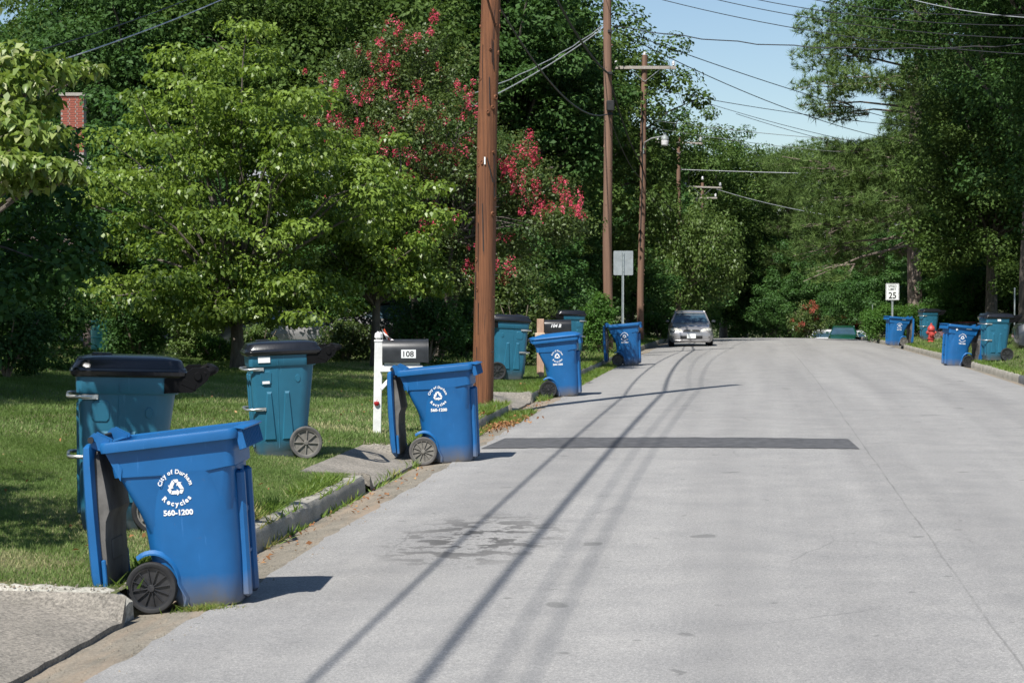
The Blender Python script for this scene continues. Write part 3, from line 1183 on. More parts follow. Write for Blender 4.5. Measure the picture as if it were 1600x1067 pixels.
    if open_lid:
        # hangs down behind the hinge: outer shell faces away, lining towards the cart
        lx = -.348
        R_ = []
        zt, zb = 1.0, .105
        sta = [(zt + .02, .30, .018, 0), (zt - .0, .335, .03, -.005), (zt - .10, .345, .035, -.01), (.6, .345, .040, -.015), (.25, .34, .04, -.012), (zb + .05, .33, .036, -.006), (zb, .27, .015, .005)]
        for z, hw, th, off in sta:
            c = .03
            R_.append([Vector(p) for p in ((lx + th + off, -hw + c, z), (lx + th + off, hw - c, z), (lx + th * .6 + off, hw, z), (lx - th * .6 + off, hw, z),
                                           (lx - th + off, hw - c, z), (lx - th + off, -hw + c, z), (lx - th * .6 + off, -hw, z), (lx + th * .6 + off, -hw, z))])
        lid.loft(R_)
        for sg in (-1, 1):
            lid.box((lx + .045, sg * .325, .24), (.03, .02, .20), bevel=.006)
        lo = lid.build('lid', 'blue', root, 38)
        q = MB()
        rr = []
        for z, hw, x in ((.97, .22, .048), (.93, .27, .060), (.78, .285, .085), (.62, .295, .105), (.56, .295, .074), (.45, .30, .062), (.25, .295, .060), (.155, .27, .055), (.125, .22, .04)):
            rr.append([Vector((lx + x, -hw, z)), Vector((lx + x + .004, 0, z)), Vector((lx + x, hw, z)), Vector((lx + .02, hw, z)), Vector((lx + .02, -hw, z))])
        q.loft(rr)
        q.box((lx + .066, 0, .38), (.008, .30, .12), bevel=.003)
        q.build('lid_lining', lining, lo, 28)
    else:
        rr = []
        for dz, ins_ in ((.012, -.045), (.03, -.05), (.045, -.04), (.062, .0), (.085, .06), (.10, .16), (.102, .30)):
            rr.append(ring(1.03 + dz, -.235, .655, .352, .08, .08, S, ins_))
        lid.loft(rr, True, True)
        lid.box((.66, 0, 1.07), (.07, .30, .025), bevel=.008)
        for sg in (-1, 1):
            lid.box((-.27, sg * .25, 1.065), (.10, .07, .03), bevel=.01)
        lid.build('lid', 'blue', root, 38)

    def hwf(z):
        return np.interp(z, [.30, .74, .835, 1.03], [.279, .315, .323, .339])
    logo(root, hwf, .73, .225, .88)
    return root


def make_teal(tyre='grey_tyre', rim='grey_rim', nsp=8):
    root = thing('garbage_cart', '', 'garbage cart')
    b = MB()
    rows = [(.015, -.03, .455, .235, .05, .05), (.05, -.05, .468, .25, .05, .06), (.085, -.06, .472, .255, .05, .06), (.095, -.10, .478, .26, .06, .06),
            (.35, -.15, .492, .277, .13, .06), (.94, -.235, .518, .315, .15, .06), (.955, -.24, .519, .316, .15, .06)]
    b.loft([ring(z, *a) for z, *a in rows], True, True)

    def hw(z):
        return float(np.interp(z, [.095, .94], [.26, .315]))
    for sg in (-1, 1):
        # raised panels on the flank, tapering upwards
        for u0 in (.10, .31):
            vs = []
            for z, w0, in ((.20, .155), (.70, .065)):
                for du in (-w0 / 2, w0 / 2):
                    vs.append((u0 + du, sg * (hw(z) - .004), z))
            for z, w0 in ((.215, .115), (.675, .04)):
                for du in (-w0 / 2, w0 / 2):
                    vs.append((u0 + du, sg * (hw(z) + .016), z))
            fs = [(4, 5, 7, 6), (0, 1, 5, 4), (1, 3, 7, 5), (3, 2, 6, 7), (2, 0, 4, 6)]
            b.add(vs, fs if sg < 0 else [f[::-1] for f in fs])
        # vertical mould line, square boss
        b.add([(.203, sg * (hw(.12) + .004), .12), (.209, sg * (hw(.12) + .004), .12), (.209, sg * (hw(.93) + .004), .93), (.203, sg * (hw(.93) + .004), .93),
               (.198, sg * (hw(.12) - .002), .12), (.214, sg * (hw(.12) - .002), .12), (.214, sg * (hw(.93) - .002), .93), (.198, sg * (hw(.93) - .002), .93)],
              [f if sg < 0 else f[::-1] for f in ((0, 1, 2, 3), (4, 0, 3, 7), (1, 5, 6, 2))])
        for (u, z, w, hh) in ((.345, .83, .14, .15), (-.03, .82, .06, .08)):
            y = sg * (hw(z) + .0)
            fr = [(-w / 2, -hh / 2 + .02), (-w / 2 + .02, -hh / 2), (w / 2 - .02, -hh / 2), (w / 2, -hh / 2 + .02), (w / 2, hh / 2 - .02), (w / 2 - .02, hh / 2), (-w / 2 + .02, hh / 2), (-w / 2, hh / 2 - .02)]
            vs = [(u + a, sg * (hw(z + c) - .002), z + c) for a, c in fr] + [(u + a * .9, sg * (hw(z + c * .9) + .007), z + c * .9) for a, c in fr]
            fs = [tuple(range(8, 16))] + [(k, (k + 1) % 8, 8 + (k + 1) % 8, 8 + k) for k in range(8)]
            b.add(vs, fs if sg < 0 else [f[::-1] for f in fs])
    # front face ribs
    for y in (-.14, .14):
        b.box((.505, y, .5), (.03, .07, .75), bevel=.012, rot=(0, R(2), 0))
    body = b.build('body', 'teal', root, 32)
    # proud upper band
    k = MB()
    k.loft([ring(.945, -.255, .530, .326, .12, .05), ring(.955, -.262, .536, .333, .12, .05), ring(1.065, -.275, .543, .340, .12, .05), ring(1.08, -.275, .54, .336, .12, .05)])
    for sg in (-1, 1):
        k.box((.20, sg * .337, 1.01), (.006, .012, .10))
    k.build('upper_band', 'teal', root, 32)
    # black lid, stepped dome
    l = MB()
    l.loft([ring(1.06, -.31, .565, .352, .06, .07), ring(1.075, -.325, .585, .368, .07, .08), ring(1.098, -.33, .590, .372, .07, .08), ring(1.102, -.32, .578, .36, .07, .08),
            ring(1.118, -.315, .575, .357, .08, .08), ring(1.122, -.305, .565, .350, .08, .08), ring(1.172, -.28, .535, .328, .09, .09), ring(1.180, -.265, .525, .316, .09, .09),
            ring(1.196, -.17, .43, .24, .09, .09), ring(1.202, -.08, .34, .15, .08, .08)])
    l.box((.34, 0, 1.200), (.16, .22, .03), bevel=.01)
    l.box((.30, -.22, 1.190), (.18, .02, .012), bevel=.004)
    l.build('lid', 'lid_black', root, 30)
    # hinge block and handle
    h = MB()
    for sg in (-1, 1):
        y = sg * .325
        h.add([(x, y + d, z) for d in (-.022, .022) for x, z in ((-.14, .955), (-.36, .965), (-.475, 1.045), (-.50, 1.10), (-.46, 1.135), (-.36, 1.13), (-.30, 1.09), (-.14, 1.055))],
              [tuple(range(8)), tuple(range(15, 7, -1))] + [(i + 8, (i + 1) % 8 + 8, (i + 1) % 8, i) for i in range(8)])
        h.lathe([(.002, -.034), (.026, -.034), (.03, -.026), (.03, .026), (.026, .034), (.002, .034)], 16, Matrix.Translation((-.40, y, 1.075)) @ Matrix.Rotation(PI / 2, 4, 'X'))
        h.box((-.33, y, 1.02), (.14, .05, .07), bevel=.015, rot=(0, R(-20), 0))
    h.box((-.30, 0, 1.00), (.09, .62, .075), bevel=.02)
    h.build('hinge', 'hinge_black', root, 30)
    hb = MB()
    hb.tube([(-.45, -.325, 1.09), (-.52, -.31, 1.115), (-.545, -.26, 1.12), (-.545, .26, 1.12), (-.52, .31, 1.115), (-.45, .325, 1.09)], [.028, .03, .024, .024, .03, .028], 10)
    for y in (-.2, .2):
        hb.box((-.47, y, 1.09), (.14, .05, .05), bevel=.018, rot=(0, R(12), 0))
    hb.build('handle', 'hinge_black', root, 40)
    # steel lift bars
    for z, u in ((.925, .515), (.52, .50)):
        s = MB()
        y0 = hw(z) + .012
        s.tube([(u - .10, -y0, z), (u + .0, -y0 - .004, z), (u + .065, -y0 + .03, z), (u + .085, -y0 + .10, z), (u + .085, y0 - .10, z), (u + .065, y0 - .03, z), (u, y0 + .004, z), (u - .10, y0, z)],
               [.011, .013, .013, .013, .013, .013, .013, .011], 10)
        for sg in (-1, 1):
            s.box((u - .085, sg * (y0 + .001), z), (.13, .012, .038), bevel=.005)
            s.lathe([(.002, -.010), (.009, -.010), (.009, .010), (.002, .010)], 8, Matrix.Translation((u - .12, sg * (y0 + .004), z)) @ Matrix.Rotation(PI / 2, 4, 'X'))
        s.build('lift_bar', 'steel', root, 40)
    a = MB(); a.tube([(-.10, -.27, .16), (-.10, .27, .16)], .012, 8); a.build('axle', 'black_dull', root)
    for sg in (-1, 1):
        w = wheel_parts(root, sg * .300, .165, .06, tyre, rim, nsp, .012)
        w.location.x = -.10
    return root


def sticker(root, u, z, w, h, hw, mat='white', sg=1, name='sticker', rot=0):
    mb = MB(); mb.box((u, sg * hw, z), (w, .003, h), rot=(0, rot, 0)); return mb.build(name, mat, root, 0)


def place_cart(root, px, py, face, yaw, tilt, label, group, axle_u=0.0, sc=1.0, track=.29, roll=0.0):
    wide = (.93, .95, 1.07) if 'blue' in label[:20] else (.90, .93, 1.05)
    whole = sc
    sc = sc * wide[0]
    """stand a cart so the wheel seen nearest the road camera touches the ground at the surveyed point"""
    p = ground(px, py)
    rz = YAW + (0 if face > 0 else PI) + R(yaw)
    near = Vector((axle_u * sc, -track * sc if face > 0 else track * sc, 0))
    off = Matrix.Rotation(rz, 3, 'Z') @ near
    root.location = (p.x - off.x, p.y - off.y, p.z)
    root.rotation_euler = (R(roll), -R(tilt), rz)
    root.scale = tuple(whole * w_ for w_ in wide)
    true_circle(root, wide[2] / wide[0])
    tag(root, label, None, group)
    return root


GB = 'blue recycling carts set out along the kerb'
GT = 'teal garbage carts with black lids by the road'
blue_a = make_blue(True)
place_cart(blue_a, 241, 958, 1, -2.5, 4.6, 'largest blue cart with open lid hanging, black spoked wheel, nearest the bottom corner', GB, sc=1.03)
blue_b = copy_tree(blue_a)
for ch in blue_b.children:
    if ch.name.startswith('wheel'):
        ch.data = ch.data.copy(); ch.data.materials[0] = M['grey_tyre']
        for g_ in ch.children:
            g_.data = g_.data.copy(); g_.data.materials[0] = M['grey_rim']
place_cart(blue_b, 663, 727, 1, -5, 3.6, 'blue cart with open lid and dusty grey wheels in front of the white mailbox post', GB, sc=1.03)
blue_d = copy_tree(blue_a)
place_cart(blue_d, 966, 572, 1, -6, 3.2, 'blue cart with open hanging lid before the blank sign and second wooden pole', GB)
blue_e = copy_tree(blue_b)
place_cart(blue_e, 1412, 541, -1, 6, 2.5, 'blue cart with open lid at the foot of the speed limit sign', GB)
blue_f = copy_tree(blue_a)
place_cart(blue_f, 1512, 574, -1, 6, 4, 'blue cart with open lid against the right kerb, beside the teal cart there', GB)
blue_c = make_blue(False)
place_cart(blue_c, 858, 622, 1, -5, 4.0, 'blue cart with its lid shut, in front of the 104 mailbox', GB, sc=.99)
for root, face in ((blue_e, -1), (blue_f, -1)):
    sticker(root, .06, .955, .16, .026, .346, 'white', 1, 'serial_number')
sticker(blue_f, .42, .93, .055, .05, .345, 'white', 1, 'sticker', .4)

teal_b = make_teal()
place_cart(teal_b, 479, 717, -1, 12, -2.0, 'teal cart with black lid and white stickers on the grass beside the kerb end', GT, axle_u=-.10, sc=1.045, track=.30)
sticker(teal_b, .36, 1.02, .14, .06, .345, 'white', 1)
sticker(teal_b, .345, .79, .085, .026, .324, 'white', 1, 'label')
teal_a = make_teal('black_dull', 'grey_rim')
place_cart(teal_a, 243, 834, -1, 12, 1.5, 'teal cart with black lid standing behind the largest blue cart', GT, axle_u=-.10, sc=1.10, track=.30)
teal_c = make_teal('black_dull', 'black_rim')
place_cart(teal_c, 776, 594, 1, 8, -3.0, 'teal cart half behind the nearest wooden pole, wheel at the pole', GT, axle_u=-.10, sc=1.06, track=.30)
teal_d = copy_tree(teal_c)
place_cart(teal_d, 880, 556, 1, 10, -2.0, 'teal cart behind the 104 mailbox and the shut blue cart', GT, axle_u=-.10, sc=1.04, track=.30)
teal_e = copy_tree(teal_b)
for ch in list(teal_e.children):
    if ch.name.startswith(('sticker', 'label')):
        bpy.data.objects.remove(ch)
place_cart(teal_e, 1463, 531, -1, 8, 0.5, 'teal cart behind the red fire hydrant, in front of the hedge', GT, axle_u=-.10, sc=1.0, track=.30)
teal_f = copy_tree(teal_c)
place_cart(teal_f, 1573, 564, -1, 6, 0.5, 'teal cart with white number on the right lawn close to the kerb', GT, axle_u=-.10, sc=1.0, track=.30)
sticker(teal_f, .16, 1.02, .10, .05, .345, 'white', 1, 'number')


# ------------------------------------------------------------------ mailboxes
def mailbox_body(parent, Lx, W, Hh, mat, z0, x0):
    """half-barrel box lying along x"""
    m = MB()
    prof = [(-W / 2, 0), (W / 2, 0), (W / 2, Hh * .5)]
    for k in range(1, 12):
        a = PI * k / 12
        prof.append((W / 2 * math.cos(a), Hh * .5 + Hh * .5 * math.sin(a)))
    prof.append((-W / 2, Hh * .5))
    rings_ = []
    for x, s_ in ((0, .985), (.006, 1.0), (Lx - .03, 1.0), (Lx - .028, 1.03), (Lx, 1.03)):
        rings_.append([Vector((x0 + x, y * s_, z0 + (z - Hh / 2) * s_ + Hh / 2)) for y, z in prof])
    m.loft(rings_)
    return m.build('mailbox_body', mat, parent, 35)


def flat_text(parent, name, s, size, mat, loc, rot, bold=.02, sx=1.0, shear=0.0):
    v, f = text2d(s, size, bold, sx, shear)
    mb = MB(); mb.add([(x, y, 0) for x, y in v], f)
    return mb.build(name, mat, parent, 0, loc=loc, rot=rot)


mp = ground(589, 677)
mbx = thing('mailbox', 'dark grey mailbox numbered 108 on a white wooden post with flag and red apple', 'mailbox', mp, (0, 0, YAW + R(4)))
p = MB()
p.box((0, 0, .56), (.105, .105, 1.26), bevel=.006); p.box((0, 0, 1.205), (.118, .118, .03), bevel=.006)
p.box((0, 0, 1.275), (.112, .112, .12), bevel=.035, taper=.9)
po = p.build('post', 'white_paint', mbx, 30); po.rotation_euler = (0, R(1.2), 0)
p = MB(); p.box((.32, -.02, .845), (.56, .17, .085), bevel=.008); p.box((.60, -.02, .842), (.05, .13, .06), bevel=.02)
p.build('support_arm', 'white_paint', mbx, 30)
p = MB(); p.box((.16, -.03, .70), (.33, .055, .05), rot=(0, R(-48), 0), bevel=.006); p.build('brace', 'white_paint', mbx, 30)
p = MB(); p.box((.33, 0, .909), (.46, .18, .036), bevel=.004); p.build('shelf', 'white_paint', mbx)
mailbox_body(mbx, .60, .27, .295, 'mailbox', .93, .07)
p = MB(); p.box((.41, -.1372, 1.04), (.19, .003, .11)); pl_ = p.build('number_plate', 'sign_white', mbx, 0)
flat_text(pl_, 'number', '108', .105, 'black', (.41, -.1395, 1.003), (PI / 2, 0, 0), .018)
p = MB()
n_ = 7
vs = []
for j in range(n_):
    for i in range(4):
        w_ = .025 * math.sin(j * 1.3 + i)
        vs.append((.06 + i * .03 * (1 - .0 * j) + .012 * j, -.06 + w_, 1.215 + .15 * (1 - j / (n_ - 1)) * (1 - i * .22)))
fs = [(j * 4 + i, j * 4 + i + 1, (j + 1) * 4 + i + 1, (j + 1) * 4 + i) for j in range(n_ - 1) for i in range(3)]
fl = thing('small_flag', 'small faded pink and red flag tucked behind the 108 mailbox post', 'flag', mp, (0, 0, YAW + R(4)))
p.add(vs, fs); p.add([(x, y + .004, z) for x, y, z in vs], [f[::-1] for f in fs]); p.build('cloth', 'flag_white', fl)
p = MB(); p.add([(.085, -.056, 1.35), (.155, -.05, 1.215), (.175, -.05, 1.215), (.10, -.056, 1.37), (.085, -.05, 1.35), (.155, -.044, 1.215), (.175, -.044, 1.215), (.10, -.05, 1.37)],
                [(0, 1, 2, 3), (7, 6, 5, 4), (0, 4, 5, 1), (3, 2, 6, 7)]); p.build('stripe', 'flag_red', fl)
p = MB(); p.tube([(.075, -.052, 1.15), (.075, -.052, 1.36)], .004, 6); p.build('stick', 'steel', fl)
ap = MB(); ap.lathe([(.002, -.03), (.022, -.028), (.038, -.002), (.032, .022), (.012, .026), (.002, .02)], 16)
ap.box((.004, 0, .035), (.006, .006, .03), rot=(0, .3, 0))
a_ = ap.build('apple_ornament', 'apple', mbx, 40, loc=(-.004, -.07, .395)); a_.scale = (1, .5, 1)

mp2 = ground(845, 600)
mp2 = yard(846, 43.0)
m2 = thing('mailbox', 'black mailbox numbered 104 B on a bare timber post behind the shut blue cart', 'mailbox', mp2, (0, 0, YAW + R(3)))
p = MB(); p.box((0, 0, .62), (.10, .10, 1.24), bevel=.004); p.box((-.07, 0, .66), (.05, .09, 1.16), bevel=.004); p.build('post', 'timber', m2, 30)
p = MB(); p.box((.24, -.055, .885), (.74, .04, .12), bevel=.004); p.box((.24, .055, .885), (.74, .04, .12), bevel=.004); p.build('support_arm', 'timber_pale', m2, 30)
p = MB(); p.box((.18, 0, .68), (.42, .05, .07), rot=(0, R(-50), 0), bevel=.004); p.build('brace', 'timber', m2, 30)
mailbox_body(m2, .56, .24, .27, 'mailbox_black', .95, .06)
flat_text(m2, 'number', '104 B', .095, 'white', (.30, -.125, 1.065), (PI / 2, 0, 0), .03, 1.0, .3)

mp3 = yard(1363, 96)
m3 = thing('mailbox', 'small black mailbox on a thin post before the hedge, left of the speed sign', 'mailbox', mp3, (0, 0, YAW + R(80)))
p = MB(); p.box((0, 0, .6), (.09, .09, 1.2), bevel=.006); p.tube([(0, 0, 1.2), (0, 0, 1.75)], .02, 6); p.build('post', 'post_steel', m3, 30)
mailbox_body(m3, .50, .22, .24, 'mailbox_black', 1.05, -.25)
p = MB(); p.box((-.2, -.118, 1.20), (.10, .006, .09)); p.build('flag', 'sign_white', m3)

# ------------------------------------------------------------------ signs
def uni_post(root, h, w=.06):
    p = MB()
    t = .006
    for i in range(1):
        p.add([(x, y, z) for z in (0, h) for x, y in ((-w / 2, 0), (-w / 4, 0), (-w / 4, .03), (w / 4, .03), (w / 4, 0), (w / 2, 0), (w / 2, t), (w / 4 + t, t), (w / 4 + t, .03 + t), (-w / 4 - t, .03 + t), (-w / 4 - t, t), (-w / 2, t))],
              [(i, (i + 1) % 12, (i + 1) % 12 + 12, i + 12) for i in range(12)] + [tuple(range(11, -1, -1)), tuple(range(12, 24))])
    return p.build('post', 'post_steel', root, 30)


def panel(w, h, r=.03, t=.004):
    pts = []
    for cx, cz, a0 in ((w / 2 - r, h / 2 - r, 0), (-w / 2 + r, h / 2 - r, 90), (-w / 2 + r, -h / 2 + r, 180), (w / 2 - r, -h / 2 + r, 270)):
        for k in range(5):
            a = R(a0 + k * 22.5)
            pts.append((cx + r * math.cos(a), cz + r * math.sin(a)))
    return pts


def plate(w, h, y, t=.004, r=.03):
    mb = MB(); pts = panel(w, h, r)
    n = len(pts)
    mb.add([(x, y, z) for x, z in pts] + [(x, y + t, z) for x, z in pts], [tuple(range(n)), tuple(range(2 * n - 1, n - 1, -1))] + [(i + n, (i + 1) % n + n, (i + 1) % n, i) for i in range(n)])
    return mb


sp = yard(1394, 88)
zt = at(1394, 443, 88).z; zb = at(1394, 469, 88).z
hs = zt - zb
sg_ = thing('speed_limit_sign', 'white speed limit 25 sign on a steel post by the right kerb', 'road sign', sp, (0, 0, YAW))
uni_post(sg_, zt - sp.z - .02, .075)
pn = plate(hs * .80, hs, -.008).build('sign_panel', 'sign_white', sg_, 0, loc=(0, 0, (zt + zb) / 2 - sp.z))
bz = MB()
W2, H2 = hs * .80 / 2 - .022, hs / 2 - .022
for (x, z, w, h) in ((0, H2, 2 * W2, .012), (0, -H2, 2 * W2, .012), (W2, 0, .012, 2 * H2 - .0125), (-W2, 0, .012, 2 * H2 - .0125)):
    bz.box((x, -.010, z), (w, .002, h))
bz.build('border', 'black', pn, 0)
k_ = hs / .76
flat_text(pn, 'lettering', 'SPEED', .15 * k_, 'black', (0, -.011, .205 * k_), (PI / 2, 0, 0), .012, .95)
flat_text(pn, 'lettering', 'LIMIT', .15 * k_, 'black', (0, -.011, .065 * k_), (PI / 2, 0, 0), .012, 1.0)
flat_text(pn, 'numerals', '25', .40 * k_, 'black', (0, -.011, -.30 * k_), (PI / 2, 0, 0), .02, .92)

sp = yard(973, 64)
zt = at(973, 392, 64).z; zb = at(973, 430, 64).z
bs = thing('blank_sign', 'bare grey back of a road sign on a steel post beside the second wooden pole', 'road sign', sp, (0, 0, YAW))
uni_post(bs, zt - sp.z - .03, .065)
pn = plate(.615, zt - zb, .045).build('sign_panel', 'sign_back', bs, 0, loc=(0.02, 0, (zt + zb) / 2 - sp.z), rot=(0, 0, R(4)))
bb = MB()
for z in (-.26, .26):
    bb.lathe([(.002, 0), (.012, 0), (.012, .012), (.002, .012)], 8, Matrix.Translation((-.01, -.006, z)) @ Matrix.Rotation(PI / 2, 4, 'X'))
bb.build('bolt', 'steel', pn)

gp = yard(1585, 66)
o = thing('metal_post', 'thin pale metal post in the grass at the right edge behind the teal cart', 'post', gp)
p = MB(); p.tube([(0, 0, 0), (0, 0, at(1585, 452, 66).z - gp.z)], .022, 8); p.build('pipe', 'post_steel', o)
p = MB(); p.tube([(0, 0, 0), (0, 0, .05)], .024, 8); p.build('cap', 'post_steel', o, loc=(0, 0, at(1585, 452, 66).z - gp.z))

# ------------------------------------------------------------------ hydrant
hp = yard(1455, 80)
hy = thing('fire_hydrant', 'faded red fire hydrant on the right verge between blue and teal carts', 'fire hydrant', hp, (0, 0, YAW))
m = MB()
m.lathe([(.002, 0), (.17, 0), (.17, .03), (.12, .05), (.115, .12), (.15, .13), (.15, .16), (.115, .17), (.112, .46), (.15, .47), (.15, .50), (.12, .51)], 20)
m.build('barrel', 'hydrant', hy)
m = MB(); m.lathe([(.14, .50), (.15, .52), (.13, .58), (.09, .64), (.045, .665), (.04, .70), (.035, .74), (.002, .745)], 20); m.build('bonnet', 'hydrant', hy)
for sg in (-1, 1):
    m = MB(); m.lathe([(.06, 0), (.06, .12), (.075, .12), (.075, .17), (.03, .18), (.028, .205), (.002, .205)], 14, Matrix.Translation((0, 0, .37)) @ Matrix.Rotation(sg * PI / 2, 4, 'Y')); m.build('hose_outlet', 'hydrant', hy)
m = MB(); m.lathe([(.075, 0), (.075, .12), (.095, .12), (.095, .17), (.03, .18), (.03, .21), (.002, .21)], 14, Matrix.Translation((0, -.02, .31)) @ Matrix.Rotation(PI / 2, 4, 'X')); m.build('pumper_outlet', 'hydrant', hy)


# ------------------------------------------------------------------ poles, lamp, wires
def pole_mb(h, r0, r1, seed, lean=(0, 0), n=18, step=.25, spurs=True):
    rg = random.Random(seed)
    m = MB(); pts = []; rad = []
    k = int(h / step)
    vs = []; fs = []
    ph = [rg.random() * 6.28 for _ in range(6)]
    for i in range(k + 1):
        z = h * i / k
        cx = lean[0] * z / h + .012 * math.sin(z * .9 + ph[0]); cy = lean[1] * z / h + .012 * math.sin(z * .7 + ph[1])
        r = r0 + (r1 - r0) * z / h
        for j in range(n):
            t = 2 * PI * j / n
            rr = r * (1 + .025 * math.sin(3 * t + z * .8 + ph[2]) + .018 * math.sin(7 * t + z * 2.1 + ph[3]) + .012 * math.sin(11 * t + ph[4]))
            vs.append((cx + rr * math.cos(t), cy + rr * math.sin(t), z - (.3 if i == 0 else 0)))
    for i in range(k):
        for j in range(n):
            j2 = (j + 1) % n
            fs.append((i * n + j, i * n + j2, (i + 1) * n + j2, (i + 1) * n + j))
    fs.append(tuple(range(k * n, (k + 1) * n)))
    m.add(vs, fs)
    return m, ph


POLES = []          # (px_base, D, radius, mat, lean px handled as metres per height)


def pole(px, D, h, r0, r1, seed, mat, label, lean=0.0, base_pt=None):
    b = base_pt or yard(px, D)
    root = thing('utility_pole', label, 'utility pole', b, (0, 0, YAW), 'wooden utility poles along the left side of the road')
    m, ph = pole_mb(h, r0, r1, seed, (lean * h, 0))
    m.build('shaft', mat, root, 60)
    return root, b


def knots(root, h0, h1, r, n, seed, lean=0.0, mat='pole'):
    rg = random.Random(seed)
    for _ in range(n):
        z = rg.uniform(h0, h1); a = rg.uniform(-PI * .95, -PI * .05)
        m = MB()
        m.lathe([(.002, -.02), (.034, -.018), (.03, .006), (.018, .010), (.014, -.004), (.002, -.002)], 9)
        o = m.build('knot', mat, root, 60, loc=(lean * z + math.cos(a) * r * .99, math.sin(a) * r * .99, z))
        o.rotation_euler = (PI / 2 + rg.uniform(-.2, .2), 0, a + PI / 2)
        o.scale = (rg.uniform(.6, 1.1), rg.uniform(.7, 1.5), 1)


p1, b1 = pole(753, 33.4, 13.0, .175, .135, 1, 'pole', 'thick reddish wooden pole nearest the camera, bare and knotty', .022)
knots(p1, .4, 6.4, .168, 26, 2, .022)
hw_ = MB()
for z, a in ((4.55, 2.9), (4.9, -.3), (3.2, -.5), (.85, -.7), (2.1, -.4), (5.3, -2.6)):
    c = Vector((.022 * z + math.cos(a) * .17, math.sin(a) * .17, z))
    d = Vector((math.cos(a), math.sin(a), .1)) * .07
    hw_.tube([c, c + d], .007, 6)
hw_.build('steel_bolt', 'black_dull', p1)
# a long split in the wood
p = MB(); p.box((.022 * 3.8 + .05, -.163, 3.8), (.016, .02, .42), rot=(0, R(-14), 0), bevel=.004); p.build('split', 'black', p1)
for k_ in range(16):
    zz_ = random.uniform(.3, 6.5); aa_ = random.uniform(-2.6, -.5)
    p = MB(); p.box((.022 * zz_ + math.cos(aa_) * (.175 - .003 * zz_), math.sin(aa_) * (.175 - .003 * zz_), zz_), (random.uniform(.006, .012), .008, random.uniform(.25, .8)), rot=(0, random.uniform(-.03, .03), aa_ + PI / 2))
    p.build('split', 'black_dull', p1, 0)
tg = MB(); tg.box((.05, -.172, 3.95), (.022, .004, .12)); tg.build('tag', 'sign_white', p1)

p2, b2 = pole(950, 66.5, 13.6, .155, .125, 3, 'pole_far', 'second brown wooden pole, between the blank sign and the teal cart', -.002)
knots(p2, 2, 10, .145, 14, 5, 0, 'pole_far')
fx = MB()
for z in (10.3, 8.95, 7.65):
    fx.box((.05, -.15, z), (.16, .06, .10), bevel=.015)
fx.build('cable_clamp', 'black_dull', p2)
bx_ = MB(); bx_.box((.06, -.2, 7.9), (.26, .14, .34), bevel=.03); bx_.build('splice_box', 'black_dull', p2)


def crossarm(root, z, w, lean, h, spec=True, ins=3, arm_d=.10, mat='pole_grey', y=-.17, rot=0.0):
    x = lean * z
    m = MB(); m.box((x, y, z), (w, .09, arm_d), bevel=.006, rot=(0, rot, 0)); m.build('crossarm', mat, root, 30)
    m = MB()
    for sg in (-1, 1):
        m.tube([(x, y + .03, z - .58), (x + sg * w * .26, y + .03, z - .04)], .014, 6)
    m.build('crossarm_brace', 'steel', root)
    xs = {2: (-w / 2 + .1, w / 2 - .1), 3: (-w / 2 + .1, w / 2 - .1, 0), 4: (-w / 2 + .1, -w * .2, w * .2, w / 2 - .1)}[ins]
    for q in xs:
        zz = z + .05 if q != 0 else z + .45
        m = MB(); m.lathe([(.002, 0), (.03, 0), (.03, .04), (.075, .05), (.06, .09), (.08, .11), (.06, .15), (.07, .17), (.05, .22), (.02, .24), (.002, .24)], 12,
                          Matrix.Translation((x + q, y if q else 0, zz)))
        m.build('insulator', 'insul', root)
    return x


h3 = at(1005, 88, 87).z
b3 = yard(1000, 87)
p3, _ = pole(1000, 87, h3 - b3.z, .145, .12, 7, 'pole_far', 'third wooden pole with pale crossarm and a street lamp', .015)
H3 = h3 - b3.z
knots(p3, 1, 9, .14, 10, 8, .015, 'pole_far')
z3 = at(1005, 108, 87).z - b3.z
crossarm(p3, z3, 2.62, .015, H3, ins=3, arm_d=.13)
m = MB(); m.tube([(.0, -.13, 4.0), (.08, -.14, 7), (.06, -.14, z3 - 1.0)], .03, 6); m.build('conduit', 'black_dull', p3)
# street lamp bolted to pole 3
lz = at(1000, 222, 87)
lp_ = thing('street_lamp', 'grey street lamp on a curved arm bolted to the third wooden pole', 'street lamp', (b3.x, b3.y, b3.z + 0.0), (0, 0, YAW))
zz = lz.z - b3.z
m = MB(); m.tube([(.12, -.1, zz - .35), (.16, -.15, zz - .05), (.45, -.2, zz + .12), (.98, -.25, zz + .22)], .026, 8)
m.box((.13, -.12, zz - .35), (.05, .05, .35), bevel=.01); m.build('arm', 'steel', lp_)
m = MB(); m.lathe([(.002, .24), (.06, .24), (.075, .10), (.15, .06), (.17, -.04), (.15, -.06), (.002, -.06)], 16, Matrix.Translation((1.02, -.25, zz + .12))); m.build('lamp_head', 'post_steel', lp_)
m = MB(); m.lathe([(.145, 0), (.16, -.05), (.15, -.22), (.09, -.27), (.002, -.28)], 16, Matrix.Translation((1.02, -.25, zz + .06))); m.build('lens', 'insul', lp_)

